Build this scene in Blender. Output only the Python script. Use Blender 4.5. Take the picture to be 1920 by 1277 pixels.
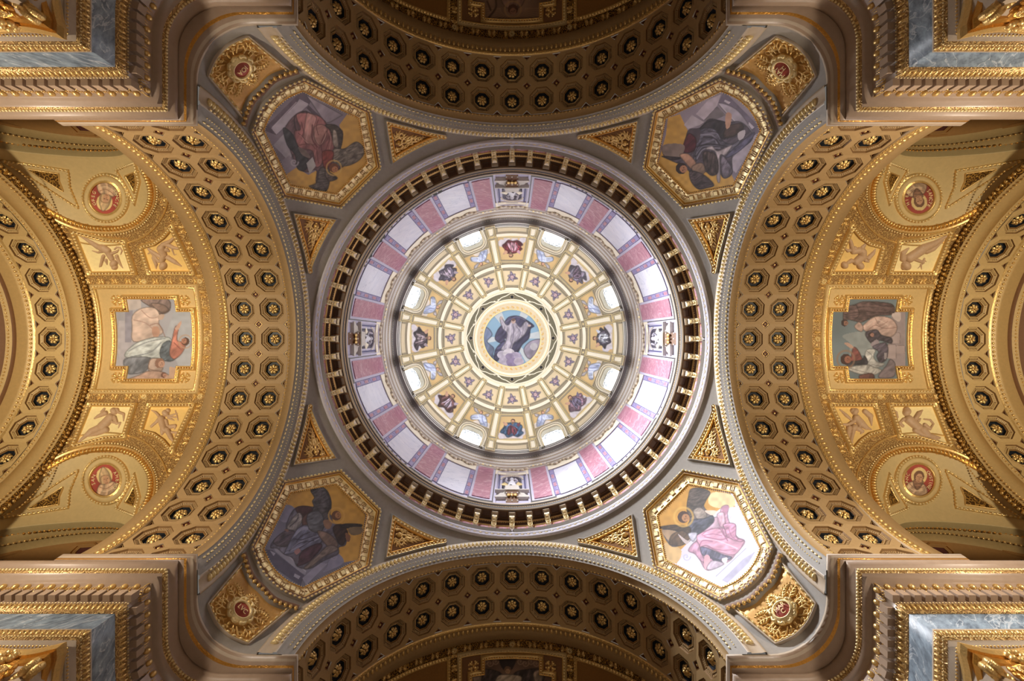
import bpy, math, random
import numpy as np
from mathutils import Vector, Matrix

for o in list(bpy.data.objects): bpy.data.objects.remove(o)
SC = bpy.context.scene
COL = SC.collection
random.seed(4); RNG = np.random.default_rng(7)
PI = math.pi

# ------------------------------------------------------------------ camera, world, lamps, exposure
F = 906.67                       # focal length in pixels of a 1920 wide frame (17 mm lens)
cam = bpy.data.objects.new('camera', bpy.data.cameras.new('camera'))
cam.data.lens = 17.0; cam.data.sensor_width = 36.0; cam.data.clip_end = 200
cam.location = (0, -0.091, 0); cam.rotation_euler = (PI, 0, 0)
cam.data.shift_y = -0.0033
COL.objects.link(cam); SC.camera = cam

w = bpy.data.worlds.new('world'); SC.world = w; w.use_nodes = True
w.node_tree.nodes['Background'].inputs[0].default_value = (1.0, 0.93, 0.84, 1)
w.node_tree.nodes['Background'].inputs[1].default_value = 0.15
SC.view_settings.view_transform = 'Standard'; SC.view_settings.look = 'None'
SC.view_settings.gamma = 1; SC.view_settings.use_curve_mapping = False
SC.view_settings.exposure = 0.0

def area(name, loc, to, size, power, col, spread=180, shape='DISK'):
    l = bpy.data.lights.new(name, 'AREA'); l.shape = shape; l.size = size; l.energy = power; l.color = col
    l.spread = math.radians(spread)
    o = bpy.data.objects.new(name, l); COL.objects.link(o); o.location = loc
    o.rotation_euler = (Vector(to) - Vector(loc)).to_track_quat('-Z', 'Y').to_euler()
    return o
WARM = (1.0, 0.86, 0.65); COOL = (0.84, 0.91, 1.0)
for s in (-1, 1):
    area('transept_floodlight', (s*18.0, 0, -0.6), (s*17.5, 0, 22), 2.6, 740-80*s, WARM, 66)
    area('pier_fill', (s*15.0, -3.4, 11.6), (s*12.2, 7.2, 13.9), 0.8, 250, (1.0, 0.86, 0.70), 75)  # both pier lamps added out of view to light the entablature fronts
    area('pier_fill', (s*15.0, 3.4, 11.6), (s*12.2, -7.2, 13.9), 0.8, 250, (1.0, 0.86, 0.70), 75)
area('nave_daylight', (-3.6, -5.2, 33.5), (8.4, 8.6, 18), 1.6, 1350, (0.95, 0.96, 1.0), 84)
area('nave_daylight', (-6.3, -1.2, 33.5), (9.8, 2.5, 22.5), 1.4, 950, (0.95, 0.95, 0.98), 76)
area('crossing_fill', (0, 0, -1.0), (0, 0, 20), 3.0, 230, (1.0, 0.90, 0.80), 150)  # added fill lamp just above the floor, out of view
for k in range(8):
    a = math.radians(22.5 + 45*k)
    area('dome_daylight', (7.6*math.cos(a), 7.6*math.sin(a), 38.4), (-3.0*math.cos(a), -3.0*math.sin(a), 35.0), 1.5, 185, COOL, 170)
area('dome_fill_up', (0, 0, 33.5), (0, 0, 44), 3.0, 110, COOL, 170)  # added fill hung in the drum to brighten the dome

# ------------------------------------------------------------------ helpers
def srgb(*c):
    c = np.asarray(c, float)/255.0
    return np.where(c <= 0.04045, c/12.92, ((c+0.055)/1.055)**2.4)
ORG = {}
def org(p): return ORG.get(p.name, np.zeros(3)) if p else np.zeros(3)
def link(o, parent=None):
    COL.objects.link(o)
    if parent: o.parent = parent
    return o
def thing(name, label, cat, loc=(0, 0, 0), group=None):
    o = bpy.data.objects.new(name, None); link(o); o.location = loc
    o.empty_display_size = 0.3
    o['label'] = label; o['category'] = cat
    if group: o['group'] = group
    ORG[o.name] = np.array(loc, float)
    return o
def structure(name, loc=(0, 0, 0)):
    o = bpy.data.objects.new(name, None); link(o); o.location = loc; o['kind'] = 'structure'
    ORG[o.name] = np.array(loc, float)
    return o
def mesh(name, V, Fc, mats, mi=None, smooth=False, col=None):
    me = bpy.data.meshes.new(name)
    V = np.asarray(V, float)
    if isinstance(Fc, np.ndarray):
        n, k = Fc.shape
        me.vertices.add(len(V)); me.vertices.foreach_set('co', V.astype(np.float32).ravel())
        me.loops.add(n*k); me.loops.foreach_set('vertex_index', Fc.astype(np.int32).ravel())
        me.polygons.add(n)
        me.polygons.foreach_set('loop_start', np.arange(0, n*k, k, dtype=np.int32))
        me.polygons.foreach_set('loop_total', np.full(n, k, dtype=np.int32))
        me.update(calc_edges=True)
    else:
        me.from_pydata([tuple(v) for v in V], [], [tuple(int(i) for i in f) for f in Fc]); me.update()
    for m in (mats if isinstance(mats, (list, tuple)) else [mats]): me.materials.append(m)
    if mi is not None: me.polygons.foreach_set('material_index', np.asarray(mi, np.int32))
    if smooth: me.polygons.foreach_set('use_smooth', np.ones(len(me.polygons), bool))
    if col is not None:
        ca = me.color_attributes.new('Col', 'FLOAT_COLOR', 'POINT')
        ca.data.foreach_set('color', np.c_[col, np.ones(len(col))].astype(np.float32).ravel())
    me.validate()
    return me
def mk(name, V, Fc, mats, parent=None, mi=None, smooth=False, col=None, kind=None):
    o = bpy.data.objects.new(name, mesh(name, np.asarray(V, float) - org(parent), Fc, mats, mi, smooth, col))
    link(o, parent)
    if parent: ORG[o.name] = org(parent)
    if kind: o['kind'] = kind
    return o
class Buf:                                # gathers pieces of ONE part
    def __init__(s): s.V = []; s.F = []; s.mi = []; s.n = 0
    def add(s, V, Fc, mi=0):
        V = np.asarray(V, float).reshape(-1, 3)
        s.V.append(V); s.F.extend([[int(i)+s.n for i in f] for f in Fc])
        s.mi.extend([mi]*len(Fc) if np.isscalar(mi) else list(mi)); s.n += len(V); return s
    def box(s, lo, hi, mi=0, M=None):
        x0, y0, z0 = lo; x1, y1, z1 = hi
        V = np.array([(x0,y0,z0),(x1,y0,z0),(x1,y1,z0),(x0,y1,z0),(x0,y0,z1),(x1,y0,z1),(x1,y1,z1),(x0,y1,z1)], float)
        if M is not None: V = V @ np.array(M.to_3x3()).T + np.array(M.translation)
        return s.add(V, [(0,3,2,1),(4,5,6,7),(0,1,5,4),(1,2,6,5),(2,3,7,6),(3,0,4,7)], mi)
    def out(s, name, mats, parent=None, smooth=False, kind=None):
        return mk(name, np.concatenate(s.V), s.F, mats, parent, s.mi, smooth, None, kind)
    def me(s, name, mats, smooth=False): return mesh(name, np.concatenate(s.V), s.F, mats, s.mi, smooth)
def skin(layers, closed=False, flip=False):
    L = np.asarray(layers, float); m, n, _ = L.shape
    idx = np.arange(m*n).reshape(m, n)
    a = idx[:-1]; b = idx[1:]
    if closed:
        q = np.stack([a, np.roll(a, -1, 1), np.roll(b, -1, 1), b], -1)
    else:
        q = np.stack([a[:, :-1], a[:, 1:], b[:, 1:], b[:, :-1]], -1)
    rows = np.repeat(np.arange(m-1), q.shape[1])
    return L.reshape(-1, 3), q.reshape(-1, 4), rows
def skin_obj(name, layers, mats, parent, seg=None, closed=False, smooth=False):
    V, q, rows = skin(layers, closed)
    mi = None if seg is None else np.asarray(seg)[rows]
    return mk(name, V, q, mats, parent, mi, smooth)
def arclen(P):
    d = np.linalg.norm(np.diff(P, axis=0), axis=1); return np.r_[0, np.cumsum(d)]
def resample(P, n=None, step=None, N=None, closed=False):
    P = np.asarray(P, float)
    if closed: P = np.vstack([P, P[:1]]); N = None if N is None else np.vstack([N, N[:1]])
    s = arclen(P)
    if n is None: n = max(2, int(round(s[-1]/step)))
    t = (np.arange(n)+0.5)/n*s[-1] if step is not None else np.linspace(0, s[-1], n)
    f = lambda A: np.stack([np.interp(t, s, A[:, j]) for j in range(A.shape[1])], -1)
    Q = f(P)
    e = max(1e-4, s[-1]*1e-3)
    T = np.stack([np.interp(np.minimum(t+e, s[-1]), s, P[:, j]) - np.interp(np.maximum(t-e, 0), s, P[:, j]) for j in range(P.shape[1])], -1)
    T /= np.linalg.norm(T, axis=1)[:, None] + 1e-12
    return (Q, T) if N is None else (Q, T, f(N))
def tri_sphere(nu, nv, half=False):
    V = []; Fc = []
    for j in range(nv+1):
        b = PI*j/nv
        for i in range(nu):
            a = 2*PI*i/nu; V.append((math.sin(b)*math.cos(a), math.sin(b)*math.sin(a), math.cos(b)))
    for j in range(nv):
        for i in range(nu):
            k = (i+1) % nu; Fc.append((j*nu+i, j*nu+k, (j+1)*nu+k, (j+1)*nu+i))
    return np.array(V), np.array(Fc)
OCT = (np.array([(1,0,0),(-1,0,0),(0,1,0),(0,-1,0),(0,0,1),(0,0,-1)], float),
       np.array([(0,2,4),(2,1,4),(1,3,4),(3,0,4),(2,0,5),(1,2,5),(3,1,5),(0,3,5)]))
EGG = tri_sphere(6, 4)
CUBE = (np.array([(x, y, z) for x in (-1, 1) for y in (-1, 1) for z in (-1, 1)], float),
        np.array([(0,1,3,2),(4,6,7,5),(0,4,5,1),(2,3,7,6),(0,2,6,4),(1,5,7,3)]))
LEAF = (np.array([(-.9,-1,0),(.9,-1,0),(.9,.1,0),(0,1,0),(-.9,.1,0),(0,-1,.7),(0,.2,1.0),(-.5,-.9,.35),(.5,-.9,.35)], float),
        [(0,7,6,4),(7,5,6),(5,8,6),(8,1,2,6),(2,3,6),(3,4,6)])
def scatter(tmpl, P, T, N, sc, off=0.0):
    """template x along T, y along T x N, z along N"""
    V, Fc = tmpl; n = len(P); N = N/np.linalg.norm(N, axis=1)[:, None]
    T = T - (T*N).sum(1)[:, None]*N; T /= np.linalg.norm(T, axis=1)[:, None]
    S = np.cross(N, T); v = V*np.asarray(sc)
    R = P[:, None, :] + off*N[:, None, :] + v[None, :, 0:1]*T[:, None, :] + v[None, :, 1:2]*S[:, None, :] + v[None, :, 2:3]*N[:, None, :]
    k = len(V)
    if isinstance(Fc, np.ndarray): q = (Fc[None] + (np.arange(n)*k)[:, None, None]).reshape(-1, Fc.shape[1])
    else: q = [[i+j*k for i in f] for j in range(n) for f in Fc]
    return R.reshape(-1, 3), q
def row(name, tmpl, P, N, step, sc, mat, parent, off=0.0, closed=False, smooth=True):
    Q, T, M = resample(P, step=step, N=N, closed=closed)
    V, q = scatter(tmpl, Q, T, M, sc, off)
    return mk(name, V, q, mat, parent, None, smooth, None, 'stuff')

# ------------------------------------------------------------------ materials
def mat(name, col, rough=0.6, metal=0.0, bump=0.0, scale=8.0, var=0.12, detail=4, emit=None):
    m = bpy.data.materials.new(name); m.use_nodes = True; nt = m.node_tree; nd = nt.nodes; ln = nt.links
    p = nd['Principled BSDF']; p.inputs['Roughness'].default_value = rough; p.inputs['Metallic'].default_value = metal
    c = list(col)+[1]
    tc = nd.new('ShaderNodeTexCoord'); nz = nd.new('ShaderNodeTexNoise')
    nz.inputs['Scale'].default_value = scale; nz.inputs['Detail'].default_value = detail
    ln.new(tc.outputs['Object'], nz.inputs['Vector'])
    mx = nd.new('ShaderNodeMix'); mx.data_type = 'RGBA'
    mx.inputs[6].default_value = [x*(1-var) for x in c[:3]]+[1]; mx.inputs[7].default_value = [min(1, x*(1+var)) for x in c[:3]]+[1]
    ln.new(nz.outputs['Fac'], mx.inputs[0]); ln.new(mx.outputs[2], p.inputs['Base Color'])
    if bump:
        b = nd.new('ShaderNodeBump'); b.inputs['Strength'].default_value = bump; b.inputs['Distance'].default_value = 0.05
        ln.new(nz.outputs['Fac'], b.inputs['Height']); ln.new(b.outputs['Normal'], p.inputs['Normal'])
    if emit: p.inputs['Emission Color'].default_value = list(emit[0])+[1]; p.inputs['Emission Strength'].default_value = emit[1]
    return m
def ornate(name, lo, hi, scale=5.0, metal=0.4, rough=0.42, strength=0.9):
    """scrolled low relief: cell and ring patterns as height and as gilding on the raised parts"""
    m = bpy.data.materials.new(name); m.use_nodes = True; nt = m.node_tree; nd = nt.nodes; ln = nt.links
    p = nd['Principled BSDF']; p.inputs['Roughness'].default_value = rough; p.inputs['Metallic'].default_value = metal
    tc = nd.new('ShaderNodeTexCoord')
    nz = nd.new('ShaderNodeTexNoise'); nz.inputs['Scale'].default_value = scale*0.8; nz.inputs['Detail'].default_value = 2
    ln.new(tc.outputs['Object'], nz.inputs['Vector'])
    add = nd.new('ShaderNodeMix'); add.data_type = 'VECTOR'; add.inputs[0].default_value = 0.12
    ln.new(tc.outputs['Object'], add.inputs[4]); ln.new(nz.outputs['Color'], add.inputs[5])
    vo = nd.new('ShaderNodeTexVoronoi'); vo.inputs['Scale'].default_value = scale
    ln.new(add.outputs[1], vo.inputs['Vector'])
    ml = nd.new('ShaderNodeMath'); ml.operation = 'MULTIPLY'; ml.inputs[1].default_value = 16.0
    sn = nd.new('ShaderNodeMath'); sn.operation = 'SINE'
    ln.new(vo.outputs['Distance'], ml.inputs[0]); ln.new(ml.outputs[0], sn.inputs[0])
    mr = nd.new('ShaderNodeMapRange'); mr.inputs[1].default_value = -0.6; mr.inputs[2].default_value = 0.7
    ln.new(sn.outputs[0], mr.inputs[0])
    mx = nd.new('ShaderNodeMix'); mx.data_type = 'RGBA'; mx.inputs[6].default_value = list(lo)+[1]; mx.inputs[7].default_value = list(hi)+[1]
    ln.new(mr.outputs[0], mx.inputs[0]); ln.new(mx.outputs[2], p.inputs['Base Color'])
    b = nd.new('ShaderNodeBump'); b.inputs['Strength'].default_value = strength; b.inputs['Distance'].default_value = 0.06
    ln.new(mr.outputs[0], b.inputs['Height']); ln.new(b.outputs['Normal'], p.inputs['Normal'])
    return m
def marble(name, base, dark, vein, scale=1.2, rough=0.25, vein_w=0.06):
    m = bpy.data.materials.new(name); m.use_nodes = True; nt = m.node_tree; nd = nt.nodes; ln = nt.links
    p = nd['Principled BSDF']; p.inputs['Roughness'].default_value = rough
    tc = nd.new('ShaderNodeTexCoord'); mp = nd.new('ShaderNodeMapping'); mp.inputs['Rotation'].default_value = (0.5, 0.7, 0.4)
    ln.new(tc.outputs['Object'], mp.inputs['Vector'])
    n1 = nd.new('ShaderNodeTexNoise'); n1.inputs['Scale'].default_value = scale*2.2; n1.inputs['Detail'].default_value = 8; n1.inputs['Roughness'].default_value = 0.65
    mp2 = nd.new('ShaderNodeMapping'); mp2.inputs['Scale'].default_value = (1, 1, 2.4); ln.new(mp.outputs[0], mp2.inputs[0])
    ln.new(mp2.outputs[0], n1.inputs['Vector'])
    r1 = nd.new('ShaderNodeMapRange'); r1.inputs[1].default_value = 0.36; r1.inputs[2].default_value = 0.64
    ln.new(n1.outputs['Fac'], r1.inputs[0])
    m1 = nd.new('ShaderNodeMix'); m1.data_type = 'RGBA'; m1.inputs[6].default_value = list(dark)+[1]; m1.inputs[7].default_value = list(base)+[1]
    ln.new(r1.outputs[0], m1.inputs[0])
    n2 = nd.new('ShaderNodeTexNoise'); n2.inputs['Scale'].default_value = scale; n2.inputs['Detail'].default_value = 6; n2.inputs['Distortion'].default_value = 1.2
    mp3 = nd.new('ShaderNodeMapping'); mp3.inputs['Scale'].default_value = (0.5, 1, 1.8); ln.new(mp.outputs[0], mp3.inputs[0])
    ln.new(mp3.outputs[0], n2.inputs['Vector'])
    s = nd.new('ShaderNodeMath'); s.operation = 'SUBTRACT'; s.inputs[1].default_value = 0.5; ln.new(n2.outputs['Fac'], s.inputs[0])
    ab = nd.new('ShaderNodeMath'); ab.operation = 'ABSOLUTE'; ln.new(s.outputs[0], ab.inputs[0])
    r2 = nd.new('ShaderNodeMapRange'); r2.inputs[1].default_value = 0.0; r2.inputs[2].default_value = vein_w; r2.inputs[3].default_value = 0.8; r2.inputs[4].default_value = 0.0
    ln.new(ab.outputs[0], r2.inputs[0])
    m2 = nd.new('ShaderNodeMix'); m2.data_type = 'RGBA'; m2.inputs[7].default_value = list(vein)+[1]
    ln.new(m1.outputs[2], m2.inputs[6]); ln.new(r2.outputs[0], m2.inputs[0]); ln.new(m2.outputs[2], p.inputs['Base Color'])
    return m
S = srgb
STONE = mat('grey_stone', S(146,140,132), 0.7, 0, 0.06, 6)
CREAM = mat('cream_stone', S(182,166,146), 0.45, 0, 0.05, 5)
TAUPE = mat('taupe_stone', S(160,138,118), 0.35, 0, 0.05, 5)
TAN = mat('tan_stucco', S(166,136,92), 0.6, 0, 0.10, 9)
CGROUND = mat('cartouche_ground', S(200,156,88), 0.42, 0.3, 0.12, 12, 0.2)
TAN_SHADE = mat('tan_stucco_shade', S(130,98,58), 0.55, 0.1, 0.08, 9)  # recess shade of the coffers, put into the stucco colour
GDARK = mat('dark_gold_ground', S(118,80,38), 0.42, 0.4, 0.15, 14, 0.2)
RIM = mat('grey_lilac_stone', S(196,192,202), 0.5, 0, 0.05, 6)
TANG = mat('golden_stucco', S(202,172,116), 0.5, 0.1, 0.10, 9)
BROWN = mat('dimmed_stucco', S(120,82,48), 0.6, 0, 0.08, 9)
WARMG = mat('olive_stucco', S(196,172,120), 0.6, 0, 0.06, 7)
GOLD = mat('gilding', S(222,186,118), 0.32, 0.62, 0.25, 22, 0.25)
GOLDP = mat('pale_gilding_and_gold_light', S(238,214,158), 0.38, 0.4, 0.25, 22, 0.2)
GOLDD = mat('deep_gilding', S(208,152,70), 0.30, 0.7, 0.35, 16, 0.25)
GFIELD = mat('gold_ground', S(150,108,56), 0.45, 0.35, 0.15, 14, 0.18)
GPALE = mat('pale_gold_ground', S(246,224,166), 0.45, 0.1, 0.10, 8, 0.14)
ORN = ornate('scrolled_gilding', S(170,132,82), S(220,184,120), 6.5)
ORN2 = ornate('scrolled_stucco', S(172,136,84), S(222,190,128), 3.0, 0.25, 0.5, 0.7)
ORND = ornate('dimmed_scrolled_gilding', S(84,56,24), S(196,150,70), 7.0)
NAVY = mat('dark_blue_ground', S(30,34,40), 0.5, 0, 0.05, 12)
REDB = mat('oxblood_ground', S(96,44,32), 0.6, 0, 0.05, 12)
REDM = mat('red_enamel', S(158,72,58), 0.4, 0, 0.05, 12)
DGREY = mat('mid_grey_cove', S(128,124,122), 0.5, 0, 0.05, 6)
LEADING = mat('pale_leading', S(150,156,162), 0.5)
DBROWN = mat('dark_brown_stucco', S(78,50,26), 0.55, 0, 0.06, 9)
AISLE = mat('ochre_brown_stucco', S(170,124,66), 0.6, 0, 0.08, 9)
PALE = mat('pale_niche_stone', S(206,200,192), 0.5, 0, 0.05, 8)
KEYLINE = mat('meander_line', S(150,116,70), 0.5, 0.2, 0.05, 9)
BLACK = mat('black_metal_and_hole_dark', S(20,20,22), 0.5)
SHADOWB = mat('dark_stone_and_shade', S(74,70,68), 0.5, 0, 0.05, 6)  # plinth stone, also the colour for shade lines between mouldings
WHITE = mat('white_plaster', S(232,228,220), 0.6, 0, 0.04, 6)
IVORY = mat('ivory_plaster', S(244,234,212), 0.6, 0, 0.04, 6, 0.06)
OLIVE = mat('olive_line', S(166,154,130), 0.6, 0.1, 0.06, 8)
OCHRE = mat('ochre_ground', S(214,176,112), 0.6, 0, 0.04, 6)
SAND = mat('sand_ground', S(214,196,164), 0.6, 0, 0.04, 6)
STATUE = mat('white_statue_marble', S(222,222,230), 0.45, 0, 0.04, 10)
BLUEM = marble('blue_grey_marble', S(146,162,174), S(92,104,116), S(200,206,210), 1.3, 0.4, 0.02)
PINKM = marble('pink_marble', S(188,132,150), S(164,106,128), S(212,176,190), 1.2, 0.35, 0.03)
WHITM = marble('white_marble', S(228,228,242), S(214,216,234), S(176,180,206), 0.5, 0.3, 0.008)
PURPM = marble('violet_marble', S(150,142,190), S(118,110,160), S(186,178,214), 2.4, 0.4, 0.05)
LILAC = mat('lilac_stone', S(196,192,214), 0.5, 0, 0.04, 6)
INDIGO = mat('indigo_line', S(70,72,122), 0.5)
BROWNM = marble('brown_marble', S(110,66,42), S(64,36,24), S(150,100,66), 2.2, 0.3, 0.05)
PAVE = mat('pale_marble_paving', S(190,172,150), 0.35, 0, 0, 1.5)
GLASS = mat('bright_window_glass', S(235,242,250), 0.2, emit=((0.93, 0.97, 1.0), 3.2))
def paint_mat():
    m = bpy.data.materials.new('fresco_paint'); m.use_nodes = True; nt = m.node_tree; nd = nt.nodes; ln = nt.links
    p = nd['Principled BSDF']; p.inputs['Roughness'].default_value = 0.6
    at = nd.new('ShaderNodeAttribute'); at.attribute_name = 'Col'; ln.new(at.outputs['Color'], p.inputs['Base Color'])
    return m
PAINT = paint_mat()
GYEL = mat('yellow_gold_ground', S(234,198,124), 0.45, 0.15, 0.10, 8, 0.12)
FIG = mat('figure_stucco', S(184,152,118), 0.6, 0, 0.06, 12)

# ------------------------------------------------------------------ layout: rays through the plan, surfaces of the building
HS, RARCH, RV = 15.85, 7.05, 8.0          # springing height, arch soffit radius, vault radius
RP = math.sqrt(100 + 8.14**2)             # pendentive sphere
HD, RD = 35.9, 8.25                       # dome
ZK = 17.2; RK = math.sqrt(RP*RP-(ZK-HS)**2); CK = (13.48-RK)/(ZK-15.42)
def A2(o): return np.asarray(o, float).reshape(-1, 2)
def s_pend(o):                            # sphere, running out into a steep cone above the ledge
    d = np.c_[A2(o)/F, np.ones(len(A2(o)))]; a = (d*d).sum(1); b = -2*HS; c = HS*HS-RP*RP
    t = (-b+np.sqrt(np.maximum(b*b-4*a*c, 0)))/(2*a); P = d*t[:, None]; N = (np.array([0, 0, HS])-P)/RP
    g = np.hypot(d[:, 0], d[:, 1]); t2 = (ZK*CK+RK)/(g+CK); k = (t2 < ZK) | (b*b-4*a*c < 0)
    P[k] = d[k]*t2[k, None]; n = np.c_[-d[:, :2]/g[:, None], np.full(len(d), -CK)]/math.sqrt(1+CK*CK); N[k] = n[k]
    return P, N
def s_dome(o):
    d = np.c_[A2(o)/F, np.ones(len(A2(o)))]; a = (d*d).sum(1); b = -2*HD; c = HD*HD-RD*RD
    t = (-b+np.sqrt(np.maximum(b*b-4*a*c, 0)))/(2*a); P = d*t[:, None]
    return P, (np.array([0, 0, HD])-P)/RD
def s_vault(o):
    o = A2(o); d = np.c_[o/F, np.ones(len(o))]; a = d[:, 1]**2+1; b = -2*HS; c = HS*HS-RV*RV
    t = (-b+np.sqrt(np.maximum(b*b-4*a*c, 0)))/(2*a); P = d*t[:, None]
    N = np.c_[np.zeros(len(o)), -P[:, 1], HS-P[:, 2]]/RV
    return P, N
def v_fwd(x, phi):                         # vault coordinates -> plan
    y = RV*np.sin(phi); h = HS+RV*np.cos(phi); return np.stack([x/h*F, y/h*F], -1)
def with_tf(surf, M):
    M = np.asarray(M, float)
    def f(o):
        P, N = surf(o); return P @ M.T, N @ M.T
    return f
def rotz(k):
    c, s = [(1, 0), (0, 1), (-1, 0), (0, -1)][k % 4]; return np.array([[c, -s, 0], [s, c, 0], [0, 0, 1]], float)
def dense(poly, step=3.0, closed=True):
    P = A2(poly); Q = np.vstack([P, P[:1]]) if closed else P; out = []
    for a, b in zip(Q[:-1], Q[1:]):
        n = max(1, int(math.ceil(np.linalg.norm(b-a)/step)))
        out += [a+(b-a)*i/n for i in range(n)]
    if not closed: out.append(Q[-1])
    return np.array(out)
def smooth(pts, n=8, closed=True):
    P = A2(pts); m = len(P); out = []
    for i in range(m if closed else m-1):
        g = lambda j: P[j % m] if closed else P[min(max(j, 0), m-1)]
        p0, p1, p2, p3 = g(i-1), g(i), g(i+1), g(i+2)
        for t in np.arange(n)/n:
            out.append(0.5*((2*p1)+(-p0+p2)*t+(2*p0-5*p1+4*p2-p3)*t*t+(-p0+3*p1-3*p2+p3)*t**3))
    if not closed: out.append(P[-1])
    return np.array(out)
def area2(P): x, y = P[:, 0], P[:, 1]; return 0.5*np.sum(x*np.roll(y, -1)-np.roll(x, -1)*y)
def offset(poly, d, closed=True):
    """mitred outward offset in the plan"""
    P = A2(poly); s = 1.0 if (not closed or area2(P) > 0) else -1.0
    if closed: e = np.roll(P, -1, 0)-P
    else: e = np.vstack([np.diff(P, axis=0), (P[-1]-P[-2])[None]])
    e = e/(np.linalg.norm(e, axis=1)[:, None]+1e-9); n = np.c_[e[:, 1], -e[:, 0]]*s
    if closed: n0 = np.roll(n, 1, 0)
    else: n0 = np.vstack([n[:1], n[:-1]])
    m = n+n0; L = (m*m).sum(1); m = m*np.where(L > 0.4, 2.0/np.maximum(L, 0.4), 1.0)[:, None]
    return P+m*d
def inside(P, poly):
    P = A2(P); q = A2(poly); x, y = P[:, 0], P[:, 1]; r = np.zeros(len(P), bool)
    for (x0, y0), (x1, y1) in zip(q, np.roll(q, -1, 0)):
        if y0 == y1: continue
        c = ((y0 > y) != (y1 > y)) & (x < (x1-x0)*(y-y0)/(y1-y0)+x0); r ^= c
    return r
def frame(name, poly, surf, prof, mats, parent, seg=None, closed=True, sm=False):
    L = []
    for d, h in prof:
        P, N = surf(offset(poly, d, closed)); L.append(P+N*h)
    V, q, rows = skin(L, closed)
    return mk(name, V, q, mats, parent, None if seg is None else np.asarray(seg)[rows], sm)
def rim(name, poly, surf, d, h, step, sc, m, parent, tmpl=OCT, closed=True):
    P, N = surf(offset(poly, d, closed)); return row(name, tmpl, P, N, step, sc, m, parent, h, closed)
def grid_in(poly, step, pad=0.0):
    q = A2(poly); lo = q.min(0)-pad; hi = q.max(0)+pad
    nx = int((hi[0]-lo[0])/step)+2; ny = int((hi[1]-lo[1])/step)+2
    X, Y = np.meshgrid(lo[0]+np.arange(nx)*step, lo[1]+np.arange(ny)*step)
    G = np.stack([X, Y], -1).reshape(-1, 2)
    idx = np.arange(nx*ny).reshape(ny, nx)
    Q = np.stack([idx[:-1, :-1], idx[:-1, 1:], idx[1:, 1:], idx[1:, :-1]], -1).reshape(-1, 4)
    return G, Q
def compact(V, Q, *extra):
    u, inv = np.unique(Q.ravel(), return_inverse=True)
    return (V[u], inv.reshape(Q.shape)) + tuple(e[u] for e in extra)
def field(name, poly, surf, m, parent, h=0.0, step=4.0):
    """a panel cut to an outline, lying on a curved surface"""
    G, Q = grid_in(poly, step)
    k = inside(G[Q].mean(1), poly); Q = Q[k]
    out = dense(poly, step*0.7)
    # snap the rim of the grid on the outline
    use, cnt = np.unique(Q.ravel(), return_counts=True); edge = use[cnt < 4]
    for i in edge:
        G[i] = out[np.argmin(((out-G[i])**2).sum(1))]
    P, N = surf(G); P = P+N*h
    P, Q = compact(P, Q)
    return mk(name, P, Q, m, parent, None, True)
# ------------------------------------------------------------------ reliefs and painted panels
def relief(name, strokes, surf, m, parent, step=0.8, k=0.02, base=0.0, sub=2):
    St = np.array([s if len(s) == 6 else (s[0], s[1], s[2], s[0], s[1], s[2]) for s in strokes], float)
    lo = np.minimum(St[:, :2]-St[:, 2:3], St[:, 3:5]-St[:, 5:6]).min(0); hi = np.maximum(St[:, :2]+St[:, 2:3], St[:, 3:5]+St[:, 5:6]).max(0)
    nx = int((hi[0]-lo[0])/step)+3; ny = int((hi[1]-lo[1])/step)+3
    X, Y = np.meshgrid(lo[0]-step+np.arange(nx)*step, lo[1]-step+np.arange(ny)*step)
    Hh = np.full(X.shape, -1.0)
    for x0, y0, r0, x1, y1, r1 in St:
        R = max(r0, r1)+step
        i0 = max(0, int((min(x0, x1)-R-lo[0])/step)); i1 = min(nx, int((max(x0, x1)+R-lo[0])/step)+3)
        j0 = max(0, int((min(y0, y1)-R-lo[1])/step)); j1 = min(ny, int((max(y0, y1)+R-lo[1])/step)+3)
        xs = X[j0:j1, i0:i1]; ys = Y[j0:j1, i0:i1]; dx, dy = x1-x0, y1-y0; L = dx*dx+dy*dy
        t = np.clip(((xs-x0)*dx+(ys-y0)*dy)/L, 0, 1) if L > 0 else np.zeros(xs.shape)
        d2 = (xs-x0-t*dx)**2+(ys-y0-t*dy)**2; r = r0+(r1-r0)*t
        h = np.where(d2 < r*r, np.sqrt(np.maximum(1-d2/(r*r), 0))*r, -1)
        np.maximum(Hh[j0:j1, i0:i1], h, out=Hh[j0:j1, i0:i1])
    idx = np.arange(nx*ny).reshape(ny, nx)
    Q = np.stack([idx[:-1, :-1], idx[:-1, 1:], idx[1:, 1:], idx[1:, :-1]], -1).reshape(-1, 4)
    hf = Hh.ravel(); Q = Q[(hf[Q] > 0).any(1)]
    P, N = surf(np.stack([X, Y], -1).reshape(-1, 2))
    P = P+N*(base-0.02+(np.maximum(hf, 0)*k+0.02*(hf > 0)))[:, None]
    P, Q = compact(P, Q)
    return mk(name, P, Q, m, parent, None, True)
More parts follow.
